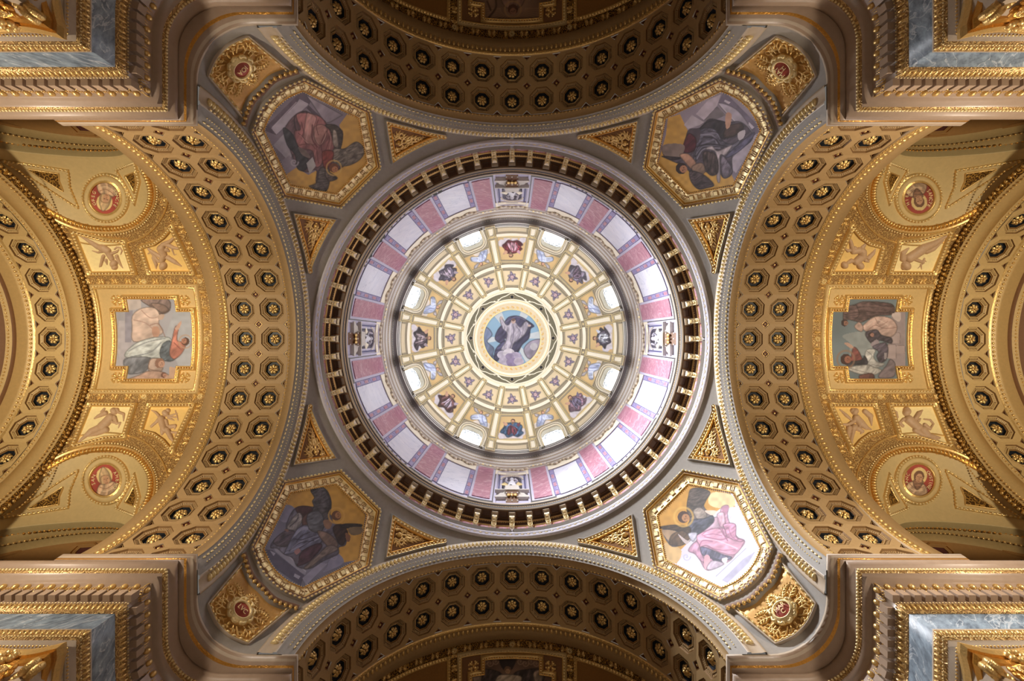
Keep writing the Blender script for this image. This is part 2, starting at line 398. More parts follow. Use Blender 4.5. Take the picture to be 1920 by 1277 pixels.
def leafy(x, y, ang, length, curl, r, lobes=5, side=None):
    """acanthus spray: a curling stem with lobes that shrink to its tip"""
    out = []; px, py, a = x, y, ang; n = lobes*2
    for i in range(n):
        t = i/n; st = length/n; a += curl/n*(0.5+1.5*t); qx, qy = px+st*math.cos(a), py+st*math.sin(a)
        rr = r*(1-0.75*t); out.append((px, py, rr, qx, qy, rr*0.9))
        if i % 2:
            for sgn in ((-1, 1) if side is None else (side,)):
                b = a+sgn*1.0; l = length*0.30*(1-0.6*t)
                mx, my = qx+l*0.6*math.cos(b), qy+l*0.6*math.sin(b); b2 = b-sgn*0.7
                out.append((qx, qy, rr*0.9, mx, my, rr*0.95)); out.append((mx, my, rr*0.95, mx+l*0.5*math.cos(b2), my+l*0.5*math.sin(b2), rr*0.3))
        px, py = qx, qy
    return out
_LAT = RNG.random((64, 64))
def vnoise(X, Y, s, seed=0):
    x = X/s+seed*7.3+500; y = Y/s+seed*3.1+500; i = np.floor(x).astype(int); j = np.floor(y).astype(int); u = x-i; v = y-j
    u = u*u*(3-2*u); v = v*v*(3-2*v); g = lambda a, b: _LAT[a % 64, b % 64]
    return (g(i, j)*(1-u)+g(i+1, j)*u)*(1-v)+(g(i, j+1)*(1-u)+g(i+1, j+1)*u)*v
class Brush:
    """paints flat colour areas and lines on a panel's points (coordinates of the panel's own sketch)"""
    def __init__(s, X, Y, x0, y0, sc): s.x = (X-x0)*sc; s.y = (Y-y0)*sc; s.sc = sc; s.P = np.stack([s.x, s.y], -1); s.c = np.zeros((len(X), 3)); s.seed = 1
    def fill(s, rgb, n=0.10, size=40):
        s.c[:] = np.array(rgb, float)[None]*(1+n*2*(vnoise(s.x, s.y, size)-0.5)[:, None]); return s
    def poly(s, rgb, pts, fold=None, n=0.10, sm=True, soft=0):
        q = smooth(pts, 5) if sm else A2(pts); k = inside(s.P, q); s.seed += 1
        if not k.any(): return s
        x, y = s.x[k], s.y[k]; u = s.sc
        v = 1+n*2*(vnoise(x, y, 7*u, s.seed)-0.5)
        if fold:
            a, wl, am = fold; w1 = 6*(vnoise(x, y, 14*u, s.seed+2)-.5)*u; t = x*math.cos(a)+y*math.sin(a)+w1; q_ = -x*math.sin(a)+y*math.cos(a)
            v = v+2.6*am*(vnoise(t, q_*.28, wl*.42, s.seed)-.5)+1.2*am*(vnoise(t, q_*.3, wl*.17, s.seed+5)-.5)
        if fold:
            g = ((x-x.mean())*-.5+(y-y.mean())*-.7)/(max(np.ptp(x), np.ptp(y))+1e-6); v = v*(1+.30*g)
        s.c[k] = np.array(rgb, float)[None]*v[:, None]
        if fold: s.line([c*.52 for c in rgb], 1.9*u, q, .55, True, False)
        return s
    def line(s, rgb, wd, pts, al=0.8, closed=False, sm=True):
        q = smooth(pts, 6, closed) if sm else A2(pts); q = np.vstack([q, q[:1]]) if closed else q
        lo = q.min(0)-wd; hi = q.max(0)+wd; ii = np.nonzero((s.x > lo[0]) & (s.x < hi[0]) & (s.y > lo[1]) & (s.y < hi[1]))[0]
        if len(ii) == 0: return s
        X, Y = s.x[ii], s.y[ii]; d = np.full(len(ii), 1e9)
        for (x0, y0), (x1, y1) in zip(q[:-1], q[1:]):
            dx, dy = x1-x0, y1-y0; L = dx*dx+dy*dy+1e-9
            t = np.clip(((X-x0)*dx+(Y-y0)*dy)/L, 0, 1); d = np.minimum(d, (X-x0-t*dx)**2+(Y-y0-t*dy)**2)
        k = al*np.clip(1.6-np.sqrt(d)/(wd*0.5), 0, 1)[:, None]; k = np.minimum(k, al); s.c[ii] = s.c[ii]*(1-k)+np.array(rgb, float)*k; return s
    def disc(s, rgb, x, y, r, ry=None, n=0.06):
        k = ((s.x-x)/r)**2+((s.y-y)/(ry or r))**2 < 1; s.c[k] = np.array(rgb, float)*(1+n*2*(vnoise(s.x[k], s.y[k], 4*s.sc, 5)-0.5)[:, None]); return s
    def head(s, x, y, r, skin, hair, face=0.0, halo=None):
        if halo: s.line(halo, r*0.35, [(x+1.75*r*math.cos(a), y+1.75*r*math.sin(a)) for a in np.linspace(0, 2*PI, 12)[:-1]], 0.7, True)
        s.disc(hair, x, y, r*1.1); fx, fy = x+0.42*r*math.cos(face), y+0.42*r*math.sin(face); s.disc(skin, fx, fy, r*0.72)
        ux, uy = math.cos(face), math.sin(face)
        for q in (-0.28, 0.28): s.disc([c*0.45 for c in skin], fx-uy*q*r-ux*0.05*r, fy+ux*q*r-uy*0.05*r, r*0.11)
        s.line([c*0.7 for c in skin], r*0.16, [(fx+ux*.05*r, fy+uy*.05*r), (fx+ux*.3*r, fy+uy*.3*r)], 0.7)
        return s
def painted(name, poly, surf, M, axis_y, painter, parent, step=1.1, h=0.0, gain=1.0):
    """a painted panel: fine grid whose points carry the fresco's own colours"""
    G, Q = grid_in(poly, step, step); k = inside(G[Q].mean(1), offset(dense(poly, 6), 0.8)); Q = Q[k]
    Wo = np.c_[G, np.ones(len(G))] @ np.asarray(M, float).T
    c = painter(Wo[:, 0]+960, Wo[:, 1]+axis_y); c = srgb(*np.clip(c*gain, 0, 255).T).T
    P, N = surf(G); P = P+N*h
    P, Q, c = compact(P, Q, c)
    return mk(name, P, Q, PAINT, parent, None, True, c)
def letters(name, text, P, N, up, size, m, parent):
    c = bpy.data.curves.new(name, 'FONT'); c.body = text; c.size = size; c.extrude = 0.008; c.align_x = 'CENTER'; c.align_y = 'CENTER'
    c.space_line = 0.8
    o = bpy.data.objects.new(name, c); link(o, parent); c.materials.append(m)
    z = Vector(N).normalized(); y = Vector(up); y = (y-z*y.dot(z)).normalized(); x = y.cross(z)
    R = Matrix((x, y, z)).transposed().to_4x4(); R.translation = Vector(np.asarray(P, float)-org(parent))
    bpy.context.view_layer.update(); me = bpy.data.meshes.new_from_object(o.evaluated_get(bpy.context.evaluated_depsgraph_get())); me.name = name
    bpy.data.objects.remove(o); o = bpy.data.objects.new(name, me); link(o, parent); o.matrix_local = R; o['kind'] = 'stuff'
    return o
# ------------------------------------------------------------------ the frescoes (flat paint; sketch units follow each panel's own study)
def scroll(b, x, y, r, c):
    b.line(c, r*.35, [(x+r*(1-t/9)*math.cos(t), y+r*(1-t/9)*math.sin(t)) for t in np.arange(0, 9, .6)], .8)
def eagle_wing(b, pts, dark, lite):
    b.poly(dark, pts, (1.2, 26, .22)); P = A2(pts)
    for i in range(1, len(P)-1): b.line(lite, 7, [P[i]*.85+P.mean(0)*.15, P[i]*.3+P.mean(0)*.7], .35)
def p_tl(X, Y):                                   # upper left: rose robe, figure turned head downward
    b = Brush(X, Y, 480, 140, 5.32); b.fill((122, 112, 124), .12, 160)
    b.poly((196, 154, 80), [(905, 395), (1040, 430), (1120, 885), (800, 1210), (330, 1115), (305, 990), (400, 925), (520, 1000), (700, 900), (830, 740), (855, 600), (830, 500)], None, .06, False)
    b.poly((98, 86, 98), [(60, 545), (460, 150), (560, 240), (520, 300), (200, 600)], None, .1, False)
    b.poly((172, 164, 178), [(432, 238), (522, 288), (500, 320), (205, 600), (150, 530), (400, 285)], None, .06, False)
    b.line((100, 90, 104), 9, [(505, 315), (205, 595)]); b.line((200, 190, 200), 7, [(400, 270), (160, 520)])
    b.poly((148, 138, 150), [(500, 200), (690, 480), (740, 470), (860, 400), (700, 310)], (0.6, 90, .06), .06, False)
    b.poly((84, 74, 84), [(520, 300), (700, 470), (680, 500), (500, 330)], None, .1, False)
    b.poly((152, 146, 156), [(170, 700), (285, 575), (385, 740), (330, 865)], None, .06, False)
    b.poly((150, 144, 156), [(280, 510), (370, 440), (425, 525), (335, 595)], None, .06, False)
    b.poly((134, 126, 138), [(250, 860), (330, 800), (400, 920), (310, 985)], None, .06, False)
    b.poly((92, 72, 76), [(285, 540), (400, 390), (520, 370), (700, 490), (860, 560), (840, 740), (960, 720), (900, 880), (800, 960), (730, 960), (700, 1100), (600, 1080), (600, 950), (490, 970), (400, 900), (330, 720)], (0.7, 60, .2))
    b.poly((58, 58, 60), [(270, 530), (360, 590), (420, 720), (520, 860), (480, 955), (410, 930), (390, 800), (310, 700)], (0.8, 60, .2))
    scroll(b, 378, 872, 42, (168, 160, 170))
    b.poly((80, 62, 66), [(380, 420), (440, 380), (510, 380), (470, 640), (400, 560)], (0.3, 50, .2))
    b.poly((146, 98, 98), [(400, 400), (500, 380), (640, 420), (710, 510), (765, 600), (770, 760), (690, 810), (640, 905), (590, 910), (560, 760), (430, 725), (380, 570), (440, 540)], (0.5, 70, .16))
    b.poly((172, 128, 124), [(500, 405), (540, 385), (600, 430), (565, 560), (590, 690), (480, 655)], (0.2, 60, .12))
    b.poly((160, 118, 112), [(575, 530), (640, 495), (700, 520), (705, 600), (640, 705), (590, 640)], (1.2, 60, .10))
    b.line((92, 54, 56), 12, [(560, 500), (560, 640), (610, 720)]); b.line((92, 54, 56), 10, [(700, 560), (650, 680), (660, 780)]); b.line((196, 156, 150), 9, [(545, 400), (500, 640)])
    for P_ in ([(420, 580), (480, 640), (500, 700)], [(620, 450), (600, 520), (620, 600)], [(740, 600), (720, 680), (680, 780)], [(450, 470), (470, 560), (455, 620)], [(600, 720), (610, 800), (620, 880)]): b.line((86, 50, 52), 7, P_, .7)
    for P_ in ([(600, 560), (585, 620), (620, 690)], [(680, 540), (690, 610), (650, 690)], [(440, 600), (500, 670), (550, 700)], [(720, 560), (745, 640), (730, 740)]): b.line((200, 160, 152), 6, P_, .6)
    b.line((110, 70, 66), 10, [(430, 700), (540, 690), (590, 740)])
    b.poly((74, 66, 60), [(690, 500), (800, 505), (862, 600), (835, 745), (780, 700), (740, 560)], (1.2, 40, .22)); b.poly((150, 138, 128), [(765, 560), (800, 570), (820, 720), (770, 700)], (1.4, 30, .12))
    b.poly((112, 96, 92), [(420, 720), (500, 760), (540, 830), (460, 800)], None, .1)
    b.poly((164, 160, 162), [(500, 880), (562, 820), (595, 910), (532, 990)], None, .06, False)
    eagle_wing(b, [(770, 745), (880, 740), (1000, 670), (1080, 750), (1030, 850), (900, 910), (780, 885)], (112, 104, 96), (70, 62, 58))
    eagle_wing(b, [(640, 930), (600, 1080), (530, 1115), (700, 1160), (730, 960)], (86, 80, 78), (54, 48, 48)); eagle_wing(b, [(690, 960), (810, 1030), (720, 1060)], (90, 80, 76), (50, 44, 44))
    b.poly((120, 62, 56), [(660, 770), (770, 770), (740, 900), (680, 930)], (0.8, 40, .15))
    b.head(775, 930, 42, (170, 118, 84), (110, 70, 46), 1.0, (206, 170, 100))
    return b.c
def p_tr(X, Y):                                   # upper right: violet-grey robe, winged man below
    b = Brush(X, Y, 1200, 140, 5.32); b.fill((146, 136, 152), .12, 160)
    b.poly((200, 156, 78), [(280, 430), (400, 390), (470, 540), (540, 680), (420, 760), (470, 860), (600, 900), (900, 960), (960, 1090), (480, 1190), (180, 885), (260, 600)], None, .07, False)
    b.poly((192, 180, 196), [(680, 250), (810, 190), (770, 310), (640, 450), (560, 390)], None, .06, False)
    b.poly((120, 112, 120), [(770, 310), (860, 400), (700, 470), (640, 450)], None, .08, False)
    b.poly((112, 102, 122), [(840, 160), (1225, 545), (1130, 610), (780, 285)], None, .08, False)
    b.poly((168, 160, 178), [(790, 280), (960, 340), (1090, 500), (1130, 600), (1090, 610), (900, 420)], (0.8, 120, .05), .06)
    b.poly((196, 188, 204), [(850, 245), (905, 270), (890, 290), (840, 262)], None, .04, False); b.poly((196, 188, 204), [(1090, 470), (1145, 520), (1120, 540), (1085, 495)], None, .04, False)
    b.line((206, 198, 208), 8, [(790, 285), (930, 440), (1090, 605)])
    b.poly((180, 170, 186), [(1130, 610), (1230, 545), (960, 980), (870, 900), (950, 800)], None, .08, False)
    scroll(b, 505, 470, 40, (188, 178, 190)); scroll(b, 912, 870, 46, (184, 174, 188))
    b.poly((188, 178, 192), [(520, 400), (640, 470), (600, 500), (480, 540), (440, 500)], None, .06, False)
    b.poly((82, 74, 86), [(430, 770), (480, 560), (600, 530), (700, 440), (860, 470), (1010, 470), (1120, 580), (1100, 670), (930, 790), (920, 980), (840, 1030), (780, 960), (720, 1000), (640, 960), (600, 1000), (720, 1100), (570, 1130), (505, 980), (410, 900), (250, 820), (240, 710)], (0.9, 60, .2))
    b.poly((58, 52, 58), [(600, 540), (700, 460), (860, 480), (850, 640), (700, 560)], (0.3, 60, .2))
    b.poly((96, 92, 108), [(590, 560), (740, 540), (830, 660), (930, 690), (1000, 640), (930, 760), (800, 720), (640, 730), (560, 860), (540, 800)], (1.0, 55, .28))
    b.line((146, 142, 160), 14, [(600, 600), (720, 600), (770, 680)]); b.line((50, 44, 54), 13, [(640, 620), (740, 630), (800, 700)]); b.line((150, 146, 164), 11, [(570, 840), (640, 740), (800, 730)]); b.line((48, 42, 52), 12, [(560, 720), (700, 690), (900, 720)])
    for P_ in ([(620, 660), (560, 760), (560, 850)], [(680, 560), (780, 580), (800, 660)], [(720, 760), (720, 860), (740, 960)], [(680, 800), (700, 900), (700, 980)], [(880, 540), (900, 600), (870, 640)], [(960, 500), (920, 570), (880, 630)], [(840, 860), (880, 940), (860, 1000)]): b.line((46, 40, 50), 8, P_, .7)
    for P_ in ([(640, 600), (760, 580), (800, 640)], [(560, 800), (620, 720), (700, 710)], [(880, 720), (960, 700), (1000, 650)], [(740, 800), (750, 880), (760, 960)]): b.line((150, 146, 166), 8, P_, .6)
    b.poly((80, 70, 80), [(480, 560), (600, 540), (580, 680), (500, 640)], None, .1); b.poly((84, 40, 48), [(480, 590), (560, 640), (540, 760), (430, 760)], (0.8, 50, .15))
    b.poly((76, 60, 58), [(840, 620), (870, 520), (1010, 480), (1030, 540), (940, 610)], (1.1, 40, .2)); b.poly((194, 152, 132), [(860, 385), (915, 390), (900, 510), (860, 530)], None, .06)
    b.poly((98, 94, 122), [(860, 810), (1130, 575), (1100, 660), (950, 790)], (0.9, 40, .18))
    b.poly((180, 168, 176), [(660, 740), (720, 710), (780, 760), (920, 700), (850, 800), (800, 810), (800, 1050), (770, 1040), (760, 780)], (0.4, 50, .12)); b.poly((186, 178, 188), [(980, 580), (1050, 550), (1040, 620), (990, 650)], None, .06)
    b.poly((76, 64, 64), [(640, 770), (760, 800), (780, 970), (700, 1000), (640, 880)], (0.1, 28, .3))
    b.poly((110, 102, 116), [(820, 800), (900, 900), (920, 980), (840, 1030), (810, 900)], (0.5, 30, .2))
    b.poly((134, 118, 112), [(240, 700), (440, 700), (400, 820), (250, 810)], None, .1); eagle_wing(b, [(220, 815), (320, 820), (410, 830), (330, 850)], (60, 52, 56), (40, 34, 36))
    b.poly((174, 134, 114), [(400, 800), (480, 790), (560, 880), (520, 940), (440, 860)], (0.7, 60, .08)); b.poly((136, 112, 98), [(520, 920), (620, 880), (650, 970), (560, 1010)], (0.7, 40, .1))
    eagle_wing(b, [(505, 960), (640, 1000), (740, 1100), (660, 1130), (580, 1140), (510, 1060)], (74, 64, 68), (44, 38, 42))
    b.head(415, 935, 52, (176, 126, 98), (52, 38, 36), 0.3, None)
    return b.c
def p_bl(X, Y):                                   # lower left: blue-grey robed figure beside an ox
    b = Brush(X, Y, 480, 890, 5.552); b.fill((112, 112, 134), .12, 160)
    b.poly((184, 142, 66), [(340, 170), (820, 90), (1140, 420), (1060, 890), (900, 920), (850, 800), (760, 600), (580, 340), (400, 350), (310, 320)], None, .07, False)
    b.poly((126, 126, 150), [(240, 460), (310, 320), (400, 350), (440, 430), (320, 500)], None, .08); b.poly((124, 124, 150), [(760, 900), (830, 810), (910, 920), (700, 1020), (740, 960)], None, .06)
    b.poly((76, 74, 96), [(60, 770), (170, 790), (500, 1050), (460, 1160), (200, 980)], None, .08, False)
    b.poly((136, 136, 162), [(480, 1080), (660, 920), (740, 930), (520, 1150)], None, .05, False)
    b.poly((134, 134, 154), [(185, 715), (240, 770), (520, 1000), (510, 1045), (450, 1010), (200, 800), (175, 750)], None, .06, False); b.line((168, 168, 186), 10, [(190, 720), (350, 860), (515, 1010)])
    b.poly((142, 142, 164), [(140, 790), (200, 820), (180, 850)], None, .05, False); b.poly((146, 146, 168), [(400, 1030), (460, 1060), (440, 1090), (390, 1060)], None, .05, False)
    scroll(b, 380, 430, 36, (150, 150, 170)); scroll(b, 805, 860, 34, (140, 140, 164))
    b.poly((86, 84, 100), [(150, 760), (180, 690), (300, 590), (320, 500), (410, 350), (590, 340), (640, 380), (770, 420), (800, 500), (870, 530), (940, 600), (930, 730), (860, 760), (850, 830), (700, 900), (560, 980), (430, 960), (380, 870), (290, 830), (220, 770)], (0.8, 60, .2))
    b.poly((70, 46, 48), [(410, 360), (480, 330), (580, 350), (560, 420), (470, 440)], (0.3, 50, .15))
    b.poly((132, 128, 132), [(320, 545), (440, 400), (480, 480), (400, 580)], (0.9, 36, .2)); b.poly((78, 70, 82), [(180, 690), (300, 590), (400, 600), (330, 740), (220, 740)], (0.8, 45, .22)); b.poly((122, 92, 86), [(290, 575), (330, 570), (330, 600)], None, .05)
    b.poly((82, 60, 56), [(480, 460), (560, 400), (580, 520), (500, 560)], (0.4, 40, .2))
    b.poly((96, 98, 122), [(380, 640), (440, 560), (540, 530), (660, 620), (680, 700), (560, 770), (440, 800), (300, 830), (340, 720)], (0.7, 55, .18)); b.line((142, 146, 172), 12, [(400, 640), (480, 560), (540, 560)]); b.line((52, 52, 72), 12, [(390, 670), (480, 680), (580, 650)]); b.line((138, 140, 164), 10, [(300, 820), (430, 760), (650, 670)]); b.line((58, 56, 76), 10, [(400, 800), (560, 700), (660, 650)])
    for P_ in ([(420, 700), (470, 640), (560, 600)], [(340, 800), (440, 720), (600, 690)], [(560, 430), (600, 500), (660, 560)], [(240, 700), (320, 640), (380, 620)], [(350, 540), (420, 480), (440, 420)], [(700, 640), (780, 690), (830, 760)], [(640, 760), (560, 860), (460, 940)], [(620, 600), (700, 650), (760, 720)]): b.line((48, 46, 62), 9, P_, .7)
    for P_ in ([(360, 780), (460, 700), (640, 640)], [(420, 620), (500, 570), (600, 600)], [(560, 500), (620, 540), (680, 540)], [(660, 600), (760, 650), (820, 720)], [(580, 950), (700, 860), (800, 790)]): b.line((148, 148, 170), 8, P_, .6)
    b.poly((66, 44, 56), [(430, 930), (480, 800), (640, 720), (680, 760), (560, 900), (440, 950)], (0.8, 46, .2)); b.poly((150, 112, 116), [(395, 800), (440, 770), (460, 800), (420, 835)], None, .06)
    b.poly((84, 78, 92), [(380, 880), (440, 840), (430, 930)], None, .1)
    eagle_wing(b, [(570, 160), (700, 140), (770, 240), (775, 380), (700, 560), (640, 580), (590, 380), (600, 330), (585, 280), (605, 240)], (74, 72, 78), (44, 42, 48)); b.line((36, 34, 40), 20, [(735, 180), (772, 290), (745, 400)], .6)
    b.poly((86, 88, 98), [(530, 430), (640, 380), (700, 460), (680, 590), (560, 580)], (1.2, 40, .16))
    b.poly((112, 94, 88), [(640, 590), (760, 620), (850, 720), (800, 790), (690, 690)], (0.8, 60, .12)); b.poly((124, 96, 80), [(700, 480), (790, 480), (770, 560), (720, 560)], None, .1)
    b.poly((112, 100, 98), [(500, 970), (640, 840), (760, 740), (850, 780), (700, 860), (560, 970)], (0.9, 44, .16))
    b.poly((52, 38, 34), [(800, 560), (880, 520), (950, 590), (940, 670), (900, 740), (850, 700)], (0.6, 50, .15)); eagle_wing(b, [(870, 535), (950, 515), (1100, 525), (1060, 560), (930, 560)], (46, 42, 40), (30, 28, 28)); b.poly((112, 96, 74), [(960, 560), (1100, 550), (1090, 620), (990, 630)], None, .1)
    b.poly((120, 84, 62), [(930, 610), (980, 640), (970, 700), (940, 690)], None, .08)
    b.head(835, 430, 46, (150, 108, 74), (96, 66, 46), -0.2, (196, 154, 80))
    return b.c
def p_br(X, Y):                                   # lower right: pink mantle, angel and lion
    b = Brush(X, Y, 1210, 890, 5.554); b.fill((214, 210, 226), .06, 200)
    b.poly((196, 146, 62), [(430, 100), (890, 200), (940, 340), (820, 330), (700, 420), (520, 640), (360, 800), (330, 930), (190, 890), (105, 430)], None, .07, False)
    b.poly((226, 200, 150), [(700, 190), (900, 215), (930, 330), (760, 350), (660, 300)], None, .08); b.poly((204, 170, 116), [(200, 720), (300, 740), (380, 800), (330, 920), (190, 880)], None, .08)
    b.poly((226, 222, 236), [(830, 400), (930, 350), (1000, 480), (880, 470)], None, .05); b.poly((196, 190, 214), [(990, 640), (1165, 770), (1060, 700), (1000, 700)], None, .05, False); b.poly((222, 218, 234), [(940, 510), (1060, 600), (1160, 780), (1050, 700)], None, .04, False)
    b.poly((228, 226, 240), [(330, 930), (420, 830), (540, 860), (520, 950), (640, 1000), (800, 1060), (760, 1170)], None, .05, False)
    scroll(b, 430, 860, 42, (176, 176, 204)); scroll(b, 860, 440, 34, (190, 186, 210))
    b.poly((168, 166, 192), [(800, 1100), (1020, 880), (1150, 800), (1080, 920), (860, 1130)], None, .06, False)
    b.poly((220, 218, 232), [(710, 1040), (1040, 730), (1060, 760), (780, 1050), (720, 1065)], None, .04); b.line((140, 140, 170), 9, [(740, 1060), (1050, 770)]); b.poly((232, 230, 240), [(1040, 840), (1080, 800), (1075, 830), (1050, 860)], None, .03, False)
    b.poly((98, 90, 92), [(440, 570), (470, 380), (440, 300), (500, 150), (665, 180), (610, 330), (700, 430), (715, 500), (600, 600), (480, 660), (450, 700), (280, 750), (180, 580), (310, 530)], (0.8, 50, .2))
    b.poly((186, 142, 166), [(540, 680), (580, 600), (760, 440), (800, 340), (870, 330), (860, 450), (950, 640), (1040, 700), (950, 820), (880, 900), (700, 990), (620, 980), (540, 830), (460, 790)], (0.9, 60, .14))
    b.poly((188, 158, 176), [(640, 480), (760, 440), (790, 420), (850, 560), (760, 560), (620, 620)], (0.8, 60, .10))
    b.poly((176, 128, 152), [(800, 350), (870, 330), (860, 380), (830, 420)], None, .08); b.poly((212, 172, 190), [(750, 420), (820, 400), (830, 530), (780, 540)], (0.2, 30, .10))
    b.poly((180, 128, 156), [(820, 520), (940, 520), (950, 650), (1030, 690), (900, 740), (850, 690), (840, 600)], (0.9, 44, .16))
    b.poly((206, 152, 178), [(560, 620), (760, 560), (830, 640), (980, 700), (1030, 700), (940, 830), (780, 810), (640, 740), (560, 760), (540, 680)], (1.3, 60, .10)); b.line((232, 194, 210), 12, [(570, 680), (720, 680), (960, 770)]); b.line((150, 96, 128), 11, [(620, 650), (780, 680), (860, 660)]); b.line((152, 98, 130), 10, [(560, 760), (600, 690), (700, 700)]); b.line((142, 90, 120), 12, [(800, 560), (830, 640), (860, 690)])
    for P_ in ([(600, 640), (700, 620), (800, 640)], [(660, 760), (800, 790), (940, 780)], [(870, 560), (900, 640), (960, 690)], [(760, 450), (780, 520), (770, 570)], [(560, 740), (540, 800), (580, 880)], [(700, 560), (640, 590), (590, 630)]): b.line((140, 86, 118), 8, P_, .65)
    b.poly((186, 142, 168), [(450, 790), (540, 700), (600, 850), (640, 920), (580, 900), (520, 830)], (0.4, 40, .14))
    b.poly((92, 90, 116), [(580, 760), (650, 770), (800, 830), (900, 860), (860, 890), (720, 880), (600, 840)], (0.3, 36, .28)); b.poly((64, 62, 84), [(690, 860), (800, 900), (800, 930), (720, 910)], None, .1)
    b.poly((206, 158, 172), [(620, 850), (670, 850), (680, 970), (620, 980)], None, .06); b.poly((212, 200, 206), [(800, 880), (860, 870), (830, 950)], None, .05); b.poly((186, 170, 190), [(640, 980), (700, 900), (820, 930), (700, 990)], (0.5, 40, .1))
    eagle_wing(b, [(490, 150), (670, 180), (640, 260), (590, 340), (500, 430), (460, 440), (435, 360), (450, 240)], (84, 74, 68), (54, 46, 42))
    b.poly((150, 138, 130), [(500, 390), (560, 345), (620, 380), (640, 440), (560, 480)], (1.0, 36, .12)); b.poly((220, 196, 180), [(620, 380), (740, 380), (700, 430)], None, .05)
    b.poly((70, 72, 86), [(440, 570), (480, 480), (620, 460), (700, 430), (710, 500), (590, 600), (520, 630)], (0.9, 34, .24))
    eagle_wing(b, [(150, 550), (300, 530), (460, 550), (460, 620), (330, 590), (200, 570)], (64, 50, 36), (40, 32, 26)); b.poly((160, 134, 106), [(180, 580), (330, 600), (270, 700), (200, 640)], None, .1)
    b.poly((86, 66, 48), [(250, 720), (280, 630), (400, 590), (470, 680), (380, 740), (300, 740)], (0.6, 40, .2)); b.poly((190, 176, 176), [(340, 620), (440, 690), (480, 650), (430, 730)], None, .06); b.poly((188, 186, 204), [(450, 620), (540, 610), (500, 700)], (0.9, 30, .1))
    b.head(400, 445, 56, (172, 124, 84), (70, 44, 30), 0.35, (214, 172, 84))
    return b.c
def p_cross_left(X, Y):
    b = Brush(X, Y, 160, 500, 4.91); b.fill((178, 178, 190), .06, 150)
    b.poly((186, 190, 202), [(860, 300), (1005, 400), (1010, 930), (880, 960), (740, 640)], None, .05, False); b.poly((192, 188, 200), [(310, 500), (430, 500), (440, 700), (330, 920), (300, 760)], None, .05, False)
    b.poly((160, 158, 176), [(370, 410), (440, 400), (430, 700), (370, 700)], None, .08, False); b.poly((206, 196, 196), [(390, 300), (520, 300), (520, 390), (400, 400)], None, .06, False)
    b.poly((138, 120, 118), [(520, 300), (760, 300), (780, 400), (690, 440), (620, 380)], (0.4, 50, .16)); b.poly((156, 132, 124), [(610, 340), (720, 350), (770, 400), (700, 420)], (0.6, 40, .1)); b.line((104, 82, 76), 9, [(600, 350), (690, 430), (780, 400)])
    b.poly((224, 200, 190), [(440, 450), (520, 385), (640, 380), (690, 450), (680, 520), (720, 600), (640, 650), (450, 690), (435, 560)], (1.3, 60, .06)); b.line((180, 146, 136), 7, [(520, 400), (600, 470), (690, 460)]); b.line((178, 146, 138), 7, [(450, 490), (560, 520), (640, 590)]); b.line((150, 116, 108), 7, [(600, 540), (680, 530), (740, 650)]); b.poly((208, 182, 170), [(670, 450), (730, 440), (720, 480), (680, 490)], None, .06)
    b.poly((190, 150, 132), [(620, 560), (680, 560), (680, 640), (630, 640)], None, .08)
    b.poly((196, 204, 208), [(370, 830), (450, 720), (600, 660), (760, 650), (800, 700), (780, 830), (600, 840)], (1.2, 46, .12)); b.line((232, 236, 238), 10, [(400, 810), (500, 720), (680, 680)]); b.line((128, 134, 144), 9, [(420, 830), (600, 790), (700, 700)]); b.line((130, 136, 146), 8, [(400, 780), (560, 700), (740, 660)])
    b.poly((98, 108, 120), [(690, 800), (720, 710), (790, 690), (800, 830), (860, 820), (800, 870), (720, 860)], (0.9, 30, .2))
    b.poly((196, 128, 112), [(800, 690), (830, 560), (860, 560), (850, 680), (930, 700), (890, 800), (820, 850), (780, 800)], (0.6, 44, .12)); b.line((140, 78, 68), 8, [(820, 700), (880, 760)]); b.poly((214, 176, 160), [(830, 570), (880, 500), (890, 520), (860, 580)], None, .05)
    b.head(925, 690, 34, (186, 130, 108), (96, 64, 50), 3.6, (196, 164, 140))
    b.poly((130, 134, 146), [(380, 960), (370, 850), (600, 840), (560, 960), (420, 990)], (0.7, 54, .14)); b.poly((188, 166, 156), [(600, 860), (680, 850), (720, 920), (690, 970), (590, 960)], (1.0, 60, .06)); b.line((140, 110, 100), 7, [(600, 860), (590, 940), (700, 960)])
    b.head(690, 890, 42, (200, 158, 140), (150, 112, 96), 0.5, None); b.poly((196, 164, 150), [(500, 1000), (600, 960), (740, 980), (760, 1040), (400, 1050)], (0.8, 60, .08)); b.head(725, 1000, 24, (186, 140, 122), (120, 84, 72), 0.2, None)
    b.poly((206, 172, 150), [(780, 920), (870, 940), (860, 1050), (770, 1040)], None, .06, False)
    return b.c
